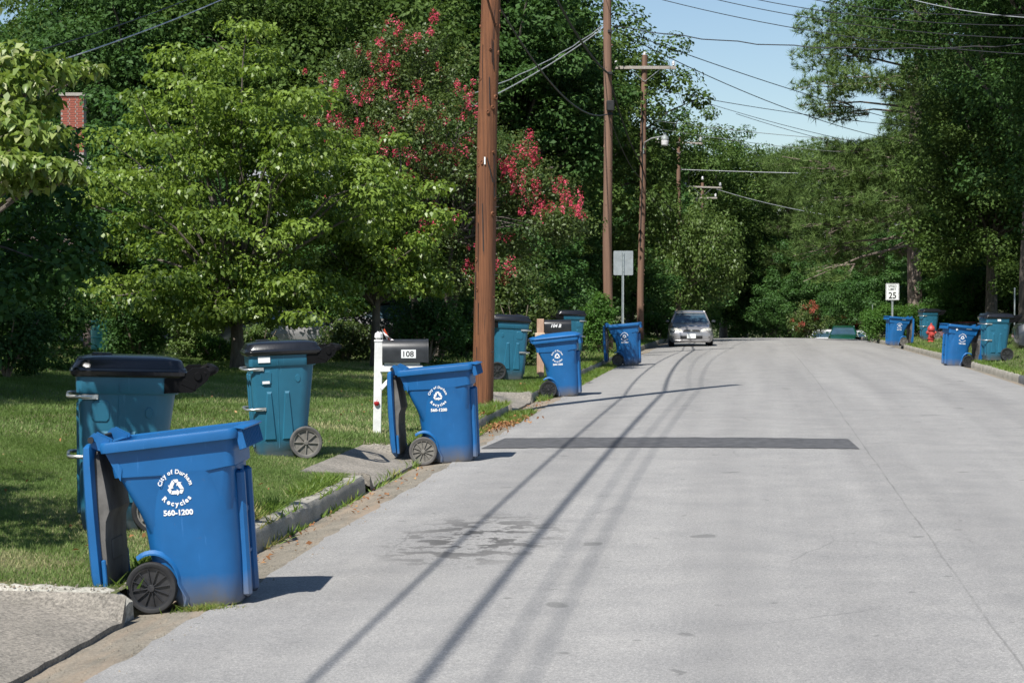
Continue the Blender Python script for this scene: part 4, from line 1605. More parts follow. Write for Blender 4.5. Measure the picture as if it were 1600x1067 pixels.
h4 = at(1060, 214, 108).z; b4 = yard(1060, 108)
p4, _ = pole(1060, 108, h4 - b4.z, .13, .10, 9, 'pole_far', 'fourth wooden pole with short wooden crossarm rising from trees', .0)
crossarm(p4, at(1060, 224, 108).z - b4.z, 2.45, 0, 0, ins=2, y=-.15, rot=R(2.5))
h5 = at(1097, 286, 132).z; b5 = yard(1097, 132)
p5, _ = pole(1097, 132, h5 - b5.z, .13, .10, 10, 'pole_far', 'farthest wooden pole with two crossarms above the birch tree', .0)
crossarm(p5, at(1097, 293, 132).z - b5.z, 2.45, 0, 0, ins=3, y=-.15, rot=R(2))
crossarm(p5, at(1097, 310, 132).z - b5.z, 1.85, 0, 0, ins=2, y=-.15)
p0b = Vector((b1.x + .15, -6, 0)); p0b.z = float(H(p0b.x, p0b.y))
pole(0, 0, 13.0, .17, .13, 12, 'pole', 'wooden pole behind the camera that carries the road cables', 0, base_pt=p0b)


def wire(a, b, sag, r, mat, label, twist=0.0, parent=None, n=26):
    a = Vector(a); b = Vector(b)
    pts = []
    for i in range(n + 1):
        t = i / n
        p = a.lerp(b, t)
        p.z -= 4 * sag * t * (1 - t)
        if twist:
            p.z += twist * math.sin(i * 2.1)
        pts.append(p)
    m = MB(); m.tube(pts, r, 6)
    if parent is not None:
        return m.build('cable_span', mat, parent)
    o = m.build('overhead_wire', mat)
    return tag(o, label, 'wire', 'overhead wires strung between the poles')


def chain(name_label, nodes, sags, r, mat='cable'):
    root = thing('overhead_wire', name_label, 'wire', nodes[0], (0, 0, 0), 'overhead wires strung between the poles')
    for i in range(len(nodes) - 1):
        a = Vector(nodes[i]) - Vector(nodes[0]); b = Vector(nodes[i + 1]) - Vector(nodes[0])
        wire(a, b, sags[i], r, mat, None, parent=root)
    return root


def up(b, z, dx=0.0):
    return Vector((b.x + dx, b.y, b.z + z))


chain('thick black telephone cable sagging between the roadside poles, the heaviest', [up(p0b, 8.9), up(b1, 9.15, .05), up(b2, 8.95), up(b3, 7.6), up(b4, 6.6), up(b5, 5.8)], [.4, .55, .35, .4, .4], .033)
chain('lower black cable sagging beneath the thick telephone cable', [up(p0b, 7.1), up(b1, 6.95, .0), up(b2, 7.65), up(b3, 6.9), up(b4, 6.0), up(b5, 5.2)], [.4, .75, .3, .35, .4], .02)
chain('high power line over the left lane on crossarm ends', [up(p0b, 11.1, .0), up(b1, 11.3, .1), up(b2, 11.6, .5), up(b3, z3 + .25, 1.2), up(b4, h4 - b4.z, 1.1), up(b5, h5 - b5.z, 1.1)], [.8, .9, .5, .5, .5], .010)
chain('high power line on the left ends of the crossarms', [up(p0b, 11.1, -.2), up(b1, 11.5, -.2), up(b2, 12.2, -.3), up(b3, z3 + .25, -1.2), up(b4, h4 - b4.z, -1.1), up(b5, h5 - b5.z, -1.1)], [.8, .9, .5, .5, .5], .009)
P2 = lambda z: up(b2, z)
wire(at(958, 41, 66.4), at(1760, 55, 58), .55, .017, 'cable', 'twisted dark service cable crossing from the second pole to the right edge', twist=.03)
wire(at(958, 43, 66.4), at(1475, 205, 96), .25, .015, 'cable', 'upper of two cables slanting from the second pole to the right pine')
wire(at(958, 46, 66.4), at(1450, 228, 100), .6, .015, 'cable', 'lower of two cables slanting from the second pole to the right pine')
wire(at(943, 40, 66.4), at(640, 175, 52), .35, .014, 'cable_pale', 'bright service cable from the second pole down to the left trees', twist=.015)
wire(at(943, 44, 66.4), at(560, 232, 52), .4, .017, 'cable_pale', 'second bright service cable, just under the first, to the left trees')
wire(at(1004, 136, 87), at(1750, 210, 100), .6, .014, 'cable', 'thin wire from the third pole crossing high over the road')
wire(at(1004, 186, 87), at(1500, 225, 106), .25, .014, 'cable_pale', 'thin pale wire crossing the road below the crossarm')
wire(at(1008, 198, 87), at(1480, 245, 106), .3, .012, 'cable_pale', 'lowest thin pale wire from the third pole over the road')
wire(at(1060, 265, 108), at(1428, 274, 99), .04, .022, 'cable_pale', 'bright taut span wire from the fourth pole to the pine trunk')
wire(at(1120, 296, 132), at(1475, 356, 98), .4, .018, 'cable_pale', 'pale wire from the farthest pole down to the pine trunk')
wire(at(1150, 178, 110), at(1560, 272, 92), .3, .014, 'cable', 'thin wire slanting past the right pine lower branches')
wire(at(1110, 163, 110), at(1560, 262, 92), .3, .014, 'cable', 'thin wire just above its twin past the right pine')
for (x0, y0, x1, y1, lab) in ((1120, -6, 1660, 88, 'lowest black line crossing the top right sky'), (1190, -8, 1660, 62, 'middle black line crossing the top right sky'),
                              (1245, -6, 1660, 40, 'upper black line crossing the top right corner'), (1340, -4, 1660, 22, 'topmost black line in the top right corner'),
                              (1500, -14, 1660, 30, 'short steep pale line in the top right corner')):
    wire(at(x0 - 300, y0 - 60 if y0 > -10 else y0 - 80, 38), at(x1, y1, 30), .35, .0065, 'cable' if 'pale' not in lab else 'cable_pale', lab)
wire(at(-60, 142, 26), at(420, -34, 40), .12, .011, 'cable_pale', 'bright line slanting over the left garden trees')
wire(at(-60, 112, 26), at(380, -38, 40), .12, .009, 'cable', 'dark line slanting just above the bright one at top left')


# ------------------------------------------------------------------ cars
def make_car(paint, label, loc, rz, length=4.4, width=1.70, height=1.39, parts='front', wagon=False, group=None):
    """car pointing along local -Y (its front); origin on the ground at its middle"""
    root = thing('parked_car', label, 'car', loc, (0, 0, rz), group)
    hl = length / 2; hw = width / 2

    def sect(y, zb, w0, zs, w1, zt, w2):
        """half outline mirrored: sill, shoulder, top"""
        r = [(-w0 * .9, zb), (w0 * .9, zb), (w0, zb + .08), (w1, zs), (w1 * .985, zs + .06), (w2, zt), (w2 * .5, zt + .018), (-w2 * .5, zt + .018), (-w2, zt), (-w1 * .985, zs + .06), (-w1, zs), (-w0, zb + .08)]
        return [Vector((x, y, z)) for x, z in r]
    b = MB()
    st = [(-hl + .0, .26, .56, .42, .60, .58, .52), (-hl + .04, .20, .70, .45, .73, .63, .60), (-hl + .16, .18, .79, .50, .81, .70, .66), (-hl + .5, .18, .83, .58, .845, .80, .70), (-hl + 1.15, .18, .84, .66, .85, .92, .72),
          (-.5, .18, .84, .70, .85, .93, .74), (.9, .18, .84, .72, .85, .95, .74), (hl - .75, .18, .83, .74, .84, .98, .70), (hl - .25, .20, .79, .72, .80, .96, .66), (hl - .05, .24, .72, .60, .74, .88, .60), (hl, .30, .62, .5, .64, .78, .54)]
    b.loft([sect(y, zb, w0 * hw / .85, zs * height / 1.39, w1 * hw / .85, zt * height / 1.39, w2 * hw / .85) for y, zb, w0, zs, w1, zt, w2 in st])
    body = b.build('body', paint, root, 30)
    k = height / 1.39; q = hw / .85
    # greenhouse glass
    g_ = MB()
    rear = hl - (.35 if wagon else .75)
    G = [(-hl + 1.12, .90, .73, .90, .70), (-hl + 1.75, .93, .735, 1.30, .565), (-hl + 1.95, .93, .735, 1.335, .55), (rear - .75, .95, .735, 1.335, .55), (rear - .5, .95, .73, 1.28, .56), (rear, .955, .70, .96, .68)]
    rings_ = []
    for y, z0, w0, z1, w1 in G:
        rings_.append([Vector((x * q, y, z * k)) for x, z in ((-w0, z0), (w0, z0), (w1, z1), (-w1, z1))])
    g_.loft(rings_)
    g_.build('window_glass', 'glass', root, 25)
    r_ = MB()
    rf = []
    for y, dz, w in ((-hl + 1.70, -.035, .555), (-hl + 1.86, .01, .56), (-hl + 2.1, .035, .56), (rear - .9, .035, .56), (rear - .6, .0, .56), (rear - .5, -.03, .56)):
        rf.append([Vector((x * q, y, (1.335 + dz + a) * k)) for x, a in ((-w, -.015), (w, -.015), (w * .9, .018), (0, .03), (-w * .9, .018))])
    r_.loft(rf)
    for sg in (-1, 1):
        for (y0, z0, w0, y1, z1, w1, rr) in ((-hl + 1.12, .90, .735, -hl + 1.80, 1.33, .56, .03), (rear + .0, .95, .71, rear - .62, 1.33, .56, .045), (-.0, .94, .742, .05, 1.33, .56, .03)):
            r_.tube([(sg * w0 * q, y0, z0 * k), (sg * w1 * q, y1, z1 * k)], rr, 6)
    r_.build('roof', paint, root, 35)
    for sg in (-1, 1):
        m = MB(); m.box((sg * (.90 * q), -hl + 1.45, .98 * k), (.16, .10, .11), bevel=.035); m.build('side_mirror', paint if parts != 'front' else 'dark_car', root)
        for y in (-hl + .82, hl - .85):
            mt = Matrix.Translation((sg * (hw - .10), y, .30)) @ Matrix.Rotation(PI / 2, 4, 'Y')
            m = MB(); m.lathe([(.002, -.1), (.27, -.1), (.30, -.08), (.30, .08), (.27, .1), (.002, .1)], 24, mt)
            w = m.build('wheel', 'black_dull', root, 40)
            m = MB(); m.lathe([(.002, .0), (.19, .0), (.2, -.008), (.002, -.008)], 20, Matrix.Translation((sg * (hw - .10) + sg * .108, y, .30)) @ Matrix.Rotation(PI / 2, 4, 'Y'))
            for j in range(7):
                a = j * 2 * PI / 7
                m.box((sg * (hw - .10) + sg * .112, y + math.cos(a) * .1, .30 + math.sin(a) * .1), (.012, .18, .03), rot=(a, 0, 0))
            m.build('rim', 'post_steel', w)
        m = MB()
        for y in (-hl + .82, hl - .85):
            m.lathe([(.002, -.012), (.355, -.012), (.355, .012), (.002, .012)], 24, Matrix.Translation((sg * (hw - .035), y, .31)) @ Matrix.Rotation(PI / 2, 4, 'Y'))
        m.build('wheel_arch', 'black_dull', root)
    if parts == 'front':
        for sg in (-1, 1):
            m = MB()
            R_ = []
            for (x, y, z0, z1) in ((.36, -hl + .035, .615, .665), (.46, -hl + .05, .60, .715), (.62, -hl + .10, .60, .735), (.74, -hl + .20, .62, .735), (.80, -hl + .36, .66, .72)):
                R_.append([Vector((sg * x * q, y + d, z * k)) for d, z in ((-.03, z0), (-.03, (z0 + z1) / 2), (-.01, z1), (.10, z1), (.10, z0))])
            m.loft(R_ if sg > 0 else [list(reversed(r)) for r in R_])
            hl_ = m.build('headlight', 'lamp_clear', root, 30)
            m = MB()
            for x in (.54, .66):
                m.lathe([(.002, 0), (.045, 0), (.045, .02), (.002, .02)], 12, Matrix.Translation((sg * x * q, -hl + .055 + (x - .5) * .45, .668 * k)) @ Matrix.Rotation(PI / 2, 4, 'X'))
            m.build('headlight_bulb', 'steel', hl_)
            m = MB(); m.box((sg * .66 * q, -hl + .055, .385), (.11, .06, .08), bevel=.02); m.build('fog_recess', 'black', root)
        m = MB(); m.box((0, -hl + .0, .645 * k), (.60, .07, .055), bevel=.02); m.build('grille', 'black', root)
        m = MB(); m.box((0, -hl - .028, .648 * k), (.08, .02, .05), bevel=.015); m.box((0, -hl - .005, .612 * k), (.66, .06, .014), bevel=.004)
        m.box((0, -hl - .004, .682 * k), (.66, .06, .012), bevel=.004); m.build('grille_trim', 'steel', root)
        m = MB(); m.box((0, -hl + .03, .385), (.86, .10, .12), bevel=.02); m.build('lower_grille', 'black', root)
        m = MB(); m.box((0, -hl - .035, .43), (.34, .012, .17), bevel=.004); m.build('number_plate', 'sign_white', root)
        m = MB(); m.box((.0, -hl + .05, .255), (1.38, .16, .07), bevel=.03); m.build('chin_spoiler', paint, root)
        m = MB()
        for sg in (-1, 1):
            m.tube([(sg * .45, -hl + 1.09, .915 * k), (sg * .05, -hl + 1.16, .925 * k)], .01, 5)
        m.build('wiper', 'black', root)
    else:
        for sg in (-1, 1):
            m = MB(); m.box((sg * .66 * q, hl - .06, .72 * k), (.26, .12, .19), bevel=.04, rot=(0, 0, -sg * .25)); m.build('tail_light', 'lamp_red', root)
        m = MB(); m.box((0, hl - .0, .70 * k), (.50, .03, .16), bevel=.01); m.build('plate_recess', 'black', root)
        m = MB(); m.box((0, hl + .02, .70 * k), (.31, .012, .13), bevel=.004); m.build('number_plate', 'sign_white', root)
        m = MB(); m.box((0, hl - .02, .50 * k), (1.50 * q, .16, .16), bevel=.05); m.build('rear_bumper', paint, root)
    return root


def road_z(x, y):
    return float(zroad(y) + crown(np.clip(x, XL, XR)))


c = at(1076, 534, 79.5)
sedan = make_car('silver', 'silver grey sedan facing the camera at the crest of the road', (c.x, c.y + 1.9, road_z(c.x, c.y + 1.9)), YAW - R(96.6) + PI / 2 + R(3), parts='front')
c = at(1118, 520, 104)
make_car('dark_car', 'dark car half hidden behind the oncoming silver sedan', (c.x - 1.2, c.y, road_z(c.x, c.y) - .25), R(2), parts='front')
c = at(1318, 520, 118)
make_car('green_paint', 'green car seen from behind, dipping below the crest', (c.x, c.y, at(1318, 509, 118).z - 1.36), R(-4), parts='rear', height=1.37)
c = at(1290, 520, 125)
make_car('white_car', 'white car hidden at the left of the green car beyond the crest', (c.x, c.y + 2, at(1290, 516, 125).z - 1.39), R(-8), parts='rear')
c = at(1350, 520, 124)
make_car('white_car', 'low white car showing at the right of the green car', (c.x - .4, c.y + 2, at(1345, 518, 124).z - 1.36), R(-8), parts='rear')
c = yard(462, 60)
make_car('silver', 'silver car parked in the left yard behind the teal cart with stickers', (c.x, c.y, at(470, 484, 60).z - 1.40), R(110), parts='front')
c = yard(640, 60)
make_car('shade_car', 'dark car parked in shade behind the 108 mailbox, wheel showing', (c.x, c.y, yard(672, 57).z + .02), R(96), parts='front')
c = yard(1518, 90)
make_car('maroon', 'dark maroon car parked low behind the blue and teal carts at right', (c.x, c.y, at(1512, 503, 90).z - 1.39), R(95), parts='front')
c = yard(1690, 62)
make_car('dark_car', 'dark car cut off by the right edge, parked on the lawn', (c.x + .2, c.y, yard(1655, 62).z - .2), R(90), parts='front')

# ------------------------------------------------------------------ the house behind the dogwood
hb = yard(250, 62)
house = thing('house', 'low grey house with shingle roof and brick chimney hidden behind the dogwood', 'house', (hb.x, hb.y, hb.z - .1), (0, 0, YAW + R(2)))
W_, D_, Hh_ = 15.0, 8.0, 2.9
m = MB(); m.box((0, D_ / 2, Hh_ / 2), (W_, D_, Hh_)); m.build('wall', 'siding', house, 0)
m = MB()
for sg in (-1, 1):
    m.add([(sg * W_ / 2 - .04, 0, Hh_), (sg * W_ / 2 - .04, D_, Hh_), (sg * W_ / 2 - .04, D_ / 2, Hh_ + 2.6), (sg * W_ / 2 + .04, 0, Hh_), (sg * W_ / 2 + .04, D_, Hh_), (sg * W_ / 2 + .04, D_ / 2, Hh_ + 2.6)],
          [(0, 1, 2), (5, 4, 3), (0, 3, 4, 1), (1, 4, 5, 2), (2, 5, 3, 0)])
m.build('gable', 'siding', house, 0)
m = MB()
for sg, ya, yb in ((1, -.5, D_ / 2), (-1, D_ + .5, D_ / 2)):
    e = Hh_ - .28; t_ = Hh_ + 2.68
    m.add([(-W_ / 2 - .5, ya, e), (W_ / 2 + .5, ya, e), (W_ / 2 + .5, yb, t_), (-W_ / 2 - .5, yb, t_), (-W_ / 2 - .5, ya, e + .12), (W_ / 2 + .5, ya, e + .12), (W_ / 2 + .5, yb, t_ + .12), (-W_ / 2 - .5, yb, t_ + .12)],
          [(0, 3, 2, 1), (4, 5, 6, 7), (0, 1, 5, 4), (1, 2, 6, 5), (2, 3, 7, 6), (3, 0, 4, 7)])
rf_ = m.build('roof', 'roof', house, 0)
m = MB()
for k in range(22):
    z = .12 + k * .13
    m.box((0, -.012, z), (W_ + .01, .024, .11), rot=(R(4), 0, 0))
tag(m.build('clapboards', 'siding', house, 0), kind='stuff')
for x in (-4.6, -1.6, 2.0, 5.2):
    m = MB(); m.box((x, -.05, 1.7), (1.15, .06, 1.35), bevel=.01); w = m.build('window', 'white_paint', house)
    m = MB()
    for dx in (-.26, .26):
        for dz in (-.3, .3):
            m.box((x + dx, -.085, 1.7 + dz), (.46, .012, .54))
    m.build('pane', 'pane', w)
cx = at(115, 165, 66)
inv = Matrix.Rotation(-(YAW + R(2)), 3, 'Z')
loc_ = inv @ (Vector((cx.x, cx.y, cx.z)) - Vector((hb.x, hb.y, hb.z - .1)))
m = MB(); m.box((loc_.x, loc_.y, loc_.z - 2.2), (.72, .55, 5.0)); m.box((loc_.x, loc_.y, loc_.z + .33), (.82, .65, .10)); ch_ = m.build('chimney', 'mortar', house, 0)
bm_ = MB(); bm_.box((0, 0, 0), (.205, .012, .062)); bme = bm_.mesh('brick', 'brick', 0)
nb = 0
for r_ in range(24):
    for c_ in range(3):
        x = loc_.x - .36 + .12 + c_ * .235 + (.04 if r_ % 2 else -.01)
        if nb < 80 and abs(x - loc_.x) < .28:
            inst(bme, 'brick', ch_, (x, loc_.y - .281, loc_.z + .24 - r_ * .075)); nb += 1
# porch at the left end
m = MB()
pr = inv @ (yard(60, 56) - Vector((hb.x, hb.y, hb.z - .1)))
m.add([(pr.x - 4.5, pr.y - .6, 3.05), (pr.x + 1.7, pr.y - .6, 2.65), (pr.x + 1.7, pr.y + 7, 2.85), (pr.x - 4.5, pr.y + 7, 3.25), (pr.x - 4.5, pr.y - .6, 3.85), (pr.x + 1.7, pr.y - .6, 3.1), (pr.x + 1.7, pr.y + 7, 3.3), (pr.x - 4.5, pr.y + 7, 4.05)],
      [(0, 3, 2, 1), (4, 5, 6, 7), (0, 1, 5, 4), (1, 2, 6, 5), (2, 3, 7, 6), (3, 0, 4, 7)])
m.build('porch_roof', 'porch_shaded', house, 0)
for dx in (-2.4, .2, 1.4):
    m = MB(); m.box((pr.x + dx, pr.y - .3, 1.35), (.22, .22, 2.7)); m.build('porch_post', 'porch_shaded', house)
tk = yard(155, 54)
tank = thing('storage_tank', 'turquoise upright tank beside the dark porch, above the first teal cart', 'tank', tk, (0, 0, YAW))
zt = at(155, 492, 54).z - tk.z
m = MB(); m.lathe([(.002, 0), (.21, 0), (.215, .05), (.215, zt - .12), (.19, zt - .04), (.10, zt), (.002, zt + .01)], 24); m.build('drum', 'tank', tank, 40)
m = MB()
for z in (.35, .75, zt - .2):
    m.lathe([(.216, z - .02), (.226, z), (.216, z + .02)], 24)
m.build('hoop', 'tank', tank, 40)

# boulders near the mailbox driveway
rk = MB()
for i, (px, py) in enumerate(((640, 604), (612, 604), (668, 608))):
    b_ = ground(px, py)
    rg = random.Random(i + 60)
    m = MB()
    rr = [(.002, 0), (.14, .0), (.17, .05), (.12, .12), (.05, .15), (.002, .155)]
    m.lathe([(a * (1 if a < .01 else rg.uniform(.8, 1.15)), z) for a, z in rr], 9)
    o = m.build('stone', 'rock', None, 20, loc=b_, rot=(0, 0, rg.random() * 3)); o.scale = (1.3, .9, .9)
    tag(o, ['pale stone in the lawn between the mailbox post and the pole', 'pale stone lying close left of the white mailbox post', 'pale stone nearest the wooden pole in the lawn'][i], 'stone', 'pale stones in the lawn')


# ------------------------------------------------------------------ trees
def tree_root(name, label, cat, p, group=None, rz=0.0):
    return thing(name, label, cat, p, (0, 0, rz), group)


def crown_from(parent, name, cents, rads, flat, n_each, size, mat, asp=.55, hang=0.0, up_=.7, inner=.35, hue_h=True, fold=.25):
    P, Nn, idx = clump_points(cents, rads, flat, n_each, up=up_, inner=inner)
    hc = RNG.random(len(cents)) * .45 + .15
    sz = size * (.6 + .7 * RNG.random(len(P)))
    me = leaves(name, P, Nn, sz, mat, asp, fold, hang, hue=hc[idx] if hue_h else None)
    return link(name, me, parent)


# --- the dogwood over the left lawn, layered boughs
tp = yard(370, 44)
dog = tree_root('dogwood_tree', 'broad bright green dogwood on the lawn behind the teal cart', 'tree', tp)
Hd = at(370, 62, 44).z - tp.z
m = MB()
m.tube([(0, 0, -.1), (.02, 0, .5), (-.02, 0, 1.2), (.03, 0, 1.9)], [.18, .14, .13, .12], 10)
cs = lobed(210, (0.0, 0, Hd * .55), (3.25, 2.9, Hd * .47), .25, .12, 3, low=-.95)
cs = cs[cs[:, 2] > 1.0]
# pointed top, wide skirts
skirt = np.column_stack([RNG.uniform(-3.1, 2.6, 46), RNG.uniform(-2.2, 1.5, 46), RNG.uniform(1.0, 2.1, 46)])
cs = np.concatenate([cs, skirt])
tz = cs[:, 2] / Hd
cs[:, 0] *= np.where(tz > .6, 1.0 - (tz - .6) * .8, 1); cs[:, 0] -= .15
limbs(m, (0, 0, 1.5), [(c_, random.uniform(.03, .055)) for c_ in cs[::5]], .1, 6)
m.build('trunk', 'bark_grey', dog, 50)
crown_from(dog, 'crown', cs, .42 + .34 * RNG.random(len(cs)), .34, 165, .125, 'lf_dog', asp=.60, hang=1.2, up_=.9, fold=.35)
# --- paler dogwood on its right
tp = yard(585, 47)
dg2 = tree_root('dogwood_tree', 'smaller dogwood between the big one and the crape myrtle', 'tree', tp)
m = MB(); m.tube([(0, 0, -.1), (.05, 0, 1.5), (0, 0, 2.2)], [.12, .09, .07], 8)
Hd = at(585, 190, 47).z - tp.z
cs = lobed(95, (0, 0, Hd * .58), (1.8, 1.8, Hd * .42), .2, .15, 5, low=-.9)
limbs(m, (0, 0, 1.4), [(c_, .03) for c_ in cs[::4]], .1, 6)
m.build('trunk', 'bark_grey', dg2, 50)
crown_from(dg2, 'crown', cs, .35 + .3 * RNG.random(len(cs)), .42, 170, .125, 'lf_dog', asp=.62, hang=.8, up_=.9, fold=.35)

# --- near dogwood reaching in from the left, its largest leaves single parts
tp = yard(-260, 15.5)
nd = tree_root('dogwood_tree', 'near dogwood boughs with large drooping leaves reaching in at top left', 'tree', tp)
m = MB(); m.tube([(0, 0, -.1), (.03, .02, .9), (0, 0, 1.9)], [.13, .10, .09], 10)
tips = []
for (px, py, D, r_, n_) in ((20, 92, 15.5, .24, 150), (80, 105, 15.6, .22, 140), (125, 112, 15.8, .16, 80), (40, 130, 15.4, .26, 170), (100, 120, 15.6, .16, 80), (10, 175, 15.2, .28, 190), (60, 165, 15.8, .22, 120),
                            (150, 112, 15.9, .10, 40), (20, 205, 15.0, .26, 180), (70, 215, 15.2, .22, 140), (10, 255, 14.8, .26, 190), (60, 262, 14.9, .22, 160), (100, 268, 15.0, .18, 110), (118, 282, 15.1, .10, 50),
                            (35, 285, 15.0, .24, 160), (-40, 130, 15.4, .35, 200), (-40, 220, 15.4, .4, 220), (-60, 300, 15.3, .4, 200), (-120, 100, 15.5, .5, 200), (-140, 220, 15.5, .55, 220), (-220, 120, 15.6, .6, 200),
                            (-260, 20, 15.6, .6, 200), (-150, -30, 15.5, .5, 160), (-330, 180, 15.7, .6, 180), (-300, 300, 15.6, .6, 160), (-60, 20, 15.8, .3, 120)):
    tips.append((at(px, py, D) - tp, r_, n_))
limbs(m, (0, 0, 1.5), [(t_, .03) for t_, _, _ in tips], .08, 6)
m.build('trunk', 'bark_grey', nd, 50)
cc = np.array([list(t_) for t_, _, _ in tips]); rr = np.array([t[1] for t in tips]); nn = np.array([t[2] for t in tips])
idx = np.repeat(np.arange(len(cc)), nn)
d = nrm(RNG.normal(size=(len(idx), 3)))
P = cc[idx] + d * (rr[idx] * (.3 + .75 * RNG.random(len(idx))))[:, None] * np.array([1, 1, .5])
Nn = d * .6 + np.array([0, 0, .8]) + RNG.normal(size=(len(idx), 3)) * .4
inview = (P @ np.array(CR)) > (Vector(at(0, 0, 15.4) - tp) @ CR)
big = np.where(inview)[0]
big = RNG.permutation(big)[:290]
rest = np.setdiff1d(np.arange(len(P)), big)
link('crown', leaves('crown', P[rest], Nn[rest], .085 * (.7 + .6 * RNG.random(len(rest))), 'lf_near', .55, .38, 1.6), nd)
protos = []
for k in range(6):
    V = []; F = []
    for j, (x, w) in enumerate(((-.5, .0), (-.25, .22), (.05, .29), (.3, .19), (.5, .0))):
        zc = -.25 * (x + .5) ** 2 * (1 + .2 * k)
        V += [(x, -w, zc + w * .45), (x, 0, zc), (x, w, zc + w * .45)]
    for j in range(4):
        a = j * 3
        F += [(a, a + 1, a + 4, a + 3), (a + 1, a + 2, a + 5, a + 4)]
    protos.append(raw_mesh('leaf', np.array(V, float) * .088, np.array(F), 'lf_near', np.full(len(F), .1 + .17 * k), True))
for i in big:
    nv = Vector(Nn[i]).normalized()
    t_ = Vector(RNG.normal(size=3)) - Vector((0, 0, 2.6)); t_ = (t_ - nv * t_.dot(nv)).normalized()
    mt = Matrix((t_, nv.cross(t_), nv)).transposed()
    inst(protos[i % 6], 'leaf', nd, P[i], mt.to_euler(), (1, 1, 1))

# --- crape myrtle with red-pink bloom
tp = yard(672, 52)
cm = tree_root('crape_myrtle', 'tall crape myrtle with crimson flower clusters behind the nearest wooden pole', 'tree', tp)
m = MB()
Hc = at(640, 40, 52).z - tp.z
parts_ = []
for (px, py, rx, rz_, n_, sd) in ((640, 110, 1.5, 1.35, 60, 1), (560, 190, 1.3, 1.5, 45, 2), (680, 230, 2.1, 1.5, 80, 3), (760, 270, 1.5, 1.3, 45, 4), (845, 300, 1.05, .75, 42, 5), (870, 352, .85, .45, 28, 6),
                                  (800, 385, 1.1, .6, 22, 7), (640, 330, 1.9, 1.2, 60, 8), (700, 400, 1.7, .9, 34, 9), (820, 425, .55, .3, 8, 10), (590, 90, 1.2, .8, 20, 11)):
    c_ = at(px, py, 52 + ((sd * 37) % 10 - 6) * .25) - tp
    parts_.append(lobed(n_, tuple(c_), (rx, 1.4, rz_), .3, .15, sd, low=-1))
cs = np.concatenate(parts_)
for k in range(7):
    a = k * 2 * PI / 7
    b_ = Vector((.22 * math.cos(a), .22 * math.sin(a), -.1))
    e_ = Vector((.9 * math.cos(a) + .1, .7 * math.sin(a), 3.0))
    m.tube([b_, b_.lerp(e_, .4) + Vector((.05, 0, .1)), e_], [.085, .065, .05], 7)
    sel = [c_ for c_ in cs[::5] if True][k::7]
    limbs(m, e_, [(c_, .03) for c_ in sel], .05, 5)
m.build('trunk', 'bark_grey', cm, 50)
crown_from(cm, 'crown', cs, .32 + .26 * RNG.random(len(cs)), .75, 150, .095, 'lf_myrtle', asp=.5, up_=.6)
fc = []
top_ = cs[(cs @ np.array(CF)) < np.percentile(cs @ np.array(CF), 72)]
fsel = RNG.permutation(len(top_))[:150]
for i in fsel:
    c_ = top_[i]
    q_ = np.array([RNG.normal() * .25, -.55 + RNG.normal() * .12, .22 + RNG.random() * .15])
    for _ in range(RNG.integers(1, 5)):
        fc.append((c_ + q_ + RNG.normal(size=3) * np.array([.18, .08, .12]), .05 + RNG.random() * .085))
fcen = np.array([f[0] for f in fc]); frad = np.array([f[1] for f in fc])
P, Nn, idx = clump_points(fcen, frad, 1.5, 34, up=.5, inner=.3)
link('blossom', leaves('blossom', P, Nn, .045 * (.6 + .7 * RNG.random(len(P))), 'flower', .8, .3, 0, hue=(RNG.random(len(fcen)) * .8)[idx]), cm)

# --- oaks: three kinds, copied along both sides
def oak_proto(name, label, h, rx, seed, nclump, mat, size, n_each, trunk_r=.28, cz=.58, rzf=.45, bark_='bark_grey', flat=.65):
    root = thing(name, label, 'tree')
    m = MB()
    m.tube([(0, 0, -.3), (.05, 0, h * .12), (-.05, .05, h * .3), (.0, 0, h * .55), (.1, 0, h * .85)], [trunk_r * 1.25, trunk_r, trunk_r * .85, trunk_r * .5, trunk_r * .12], 10)
    cs = lobed(nclump, (0, 0, h * cz), (rx, rx, h * rzf), .45, .22, seed, low=-.9)
    inner = lobed(nclump // 3, (0, 0, h * cz), (rx * .6, rx * .6, h * rzf * .65), .1, .1, seed + 50, low=-1)
    limbs(m, (0, 0, h * .35), [(c_, trunk_r * .28) for c_ in cs[::max(1, nclump // 26)]], .1, 6)
    m.build('trunk', bark_, root, 50)
    al = np.concatenate([cs, inner])
    rad = (.55 + .45 * RNG.random(len(al))) * rx / 4.6
    crown_from(root, 'crown', al, rad, flat, n_each, size, mat, asp=.6, up_=.75, inner=.45)
    return root


def put(root, px, D, label, sc=1.0, rz=0.0, first=False, dz=0.0, group='tall trees behind the gardens'):
    o = root if first else copy_tree(root)
    p = yard(px, D, dz)
    o.location = p
    o.rotation_euler = (0, 0, rz)
    o.scale = (sc, sc, sc)
    tag(o, label, None, group)
    return o


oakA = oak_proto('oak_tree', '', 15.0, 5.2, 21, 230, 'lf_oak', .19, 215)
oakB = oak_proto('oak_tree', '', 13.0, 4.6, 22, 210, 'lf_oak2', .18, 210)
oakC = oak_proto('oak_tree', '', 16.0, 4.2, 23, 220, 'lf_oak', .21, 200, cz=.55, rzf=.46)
low_ = oak_proto('understorey_tree', '', 6.2, 3.0, 24, 150, 'lf_shrub', .15, 190, .12, .5, .5)
put(oakB, 30, 80, 'yellow green tree at the far left behind the near dogwood boughs', 1.0, .4, True)
put(oakA, 230, 74, 'dark oak above the house roof and brick chimney', 1.0, 1.0, True)
put(oakC, 400, 76, 'dark tall oak rising behind the big dogwood top', 1.0, 2.0, True)
put(oakB, 530, 72, 'leafy tree behind the upper left of the crape myrtle', 1.1, 3.0)
put(oakA, 660, 78, 'dark oak straight behind the crape myrtle crown', 1.05, 2.2)
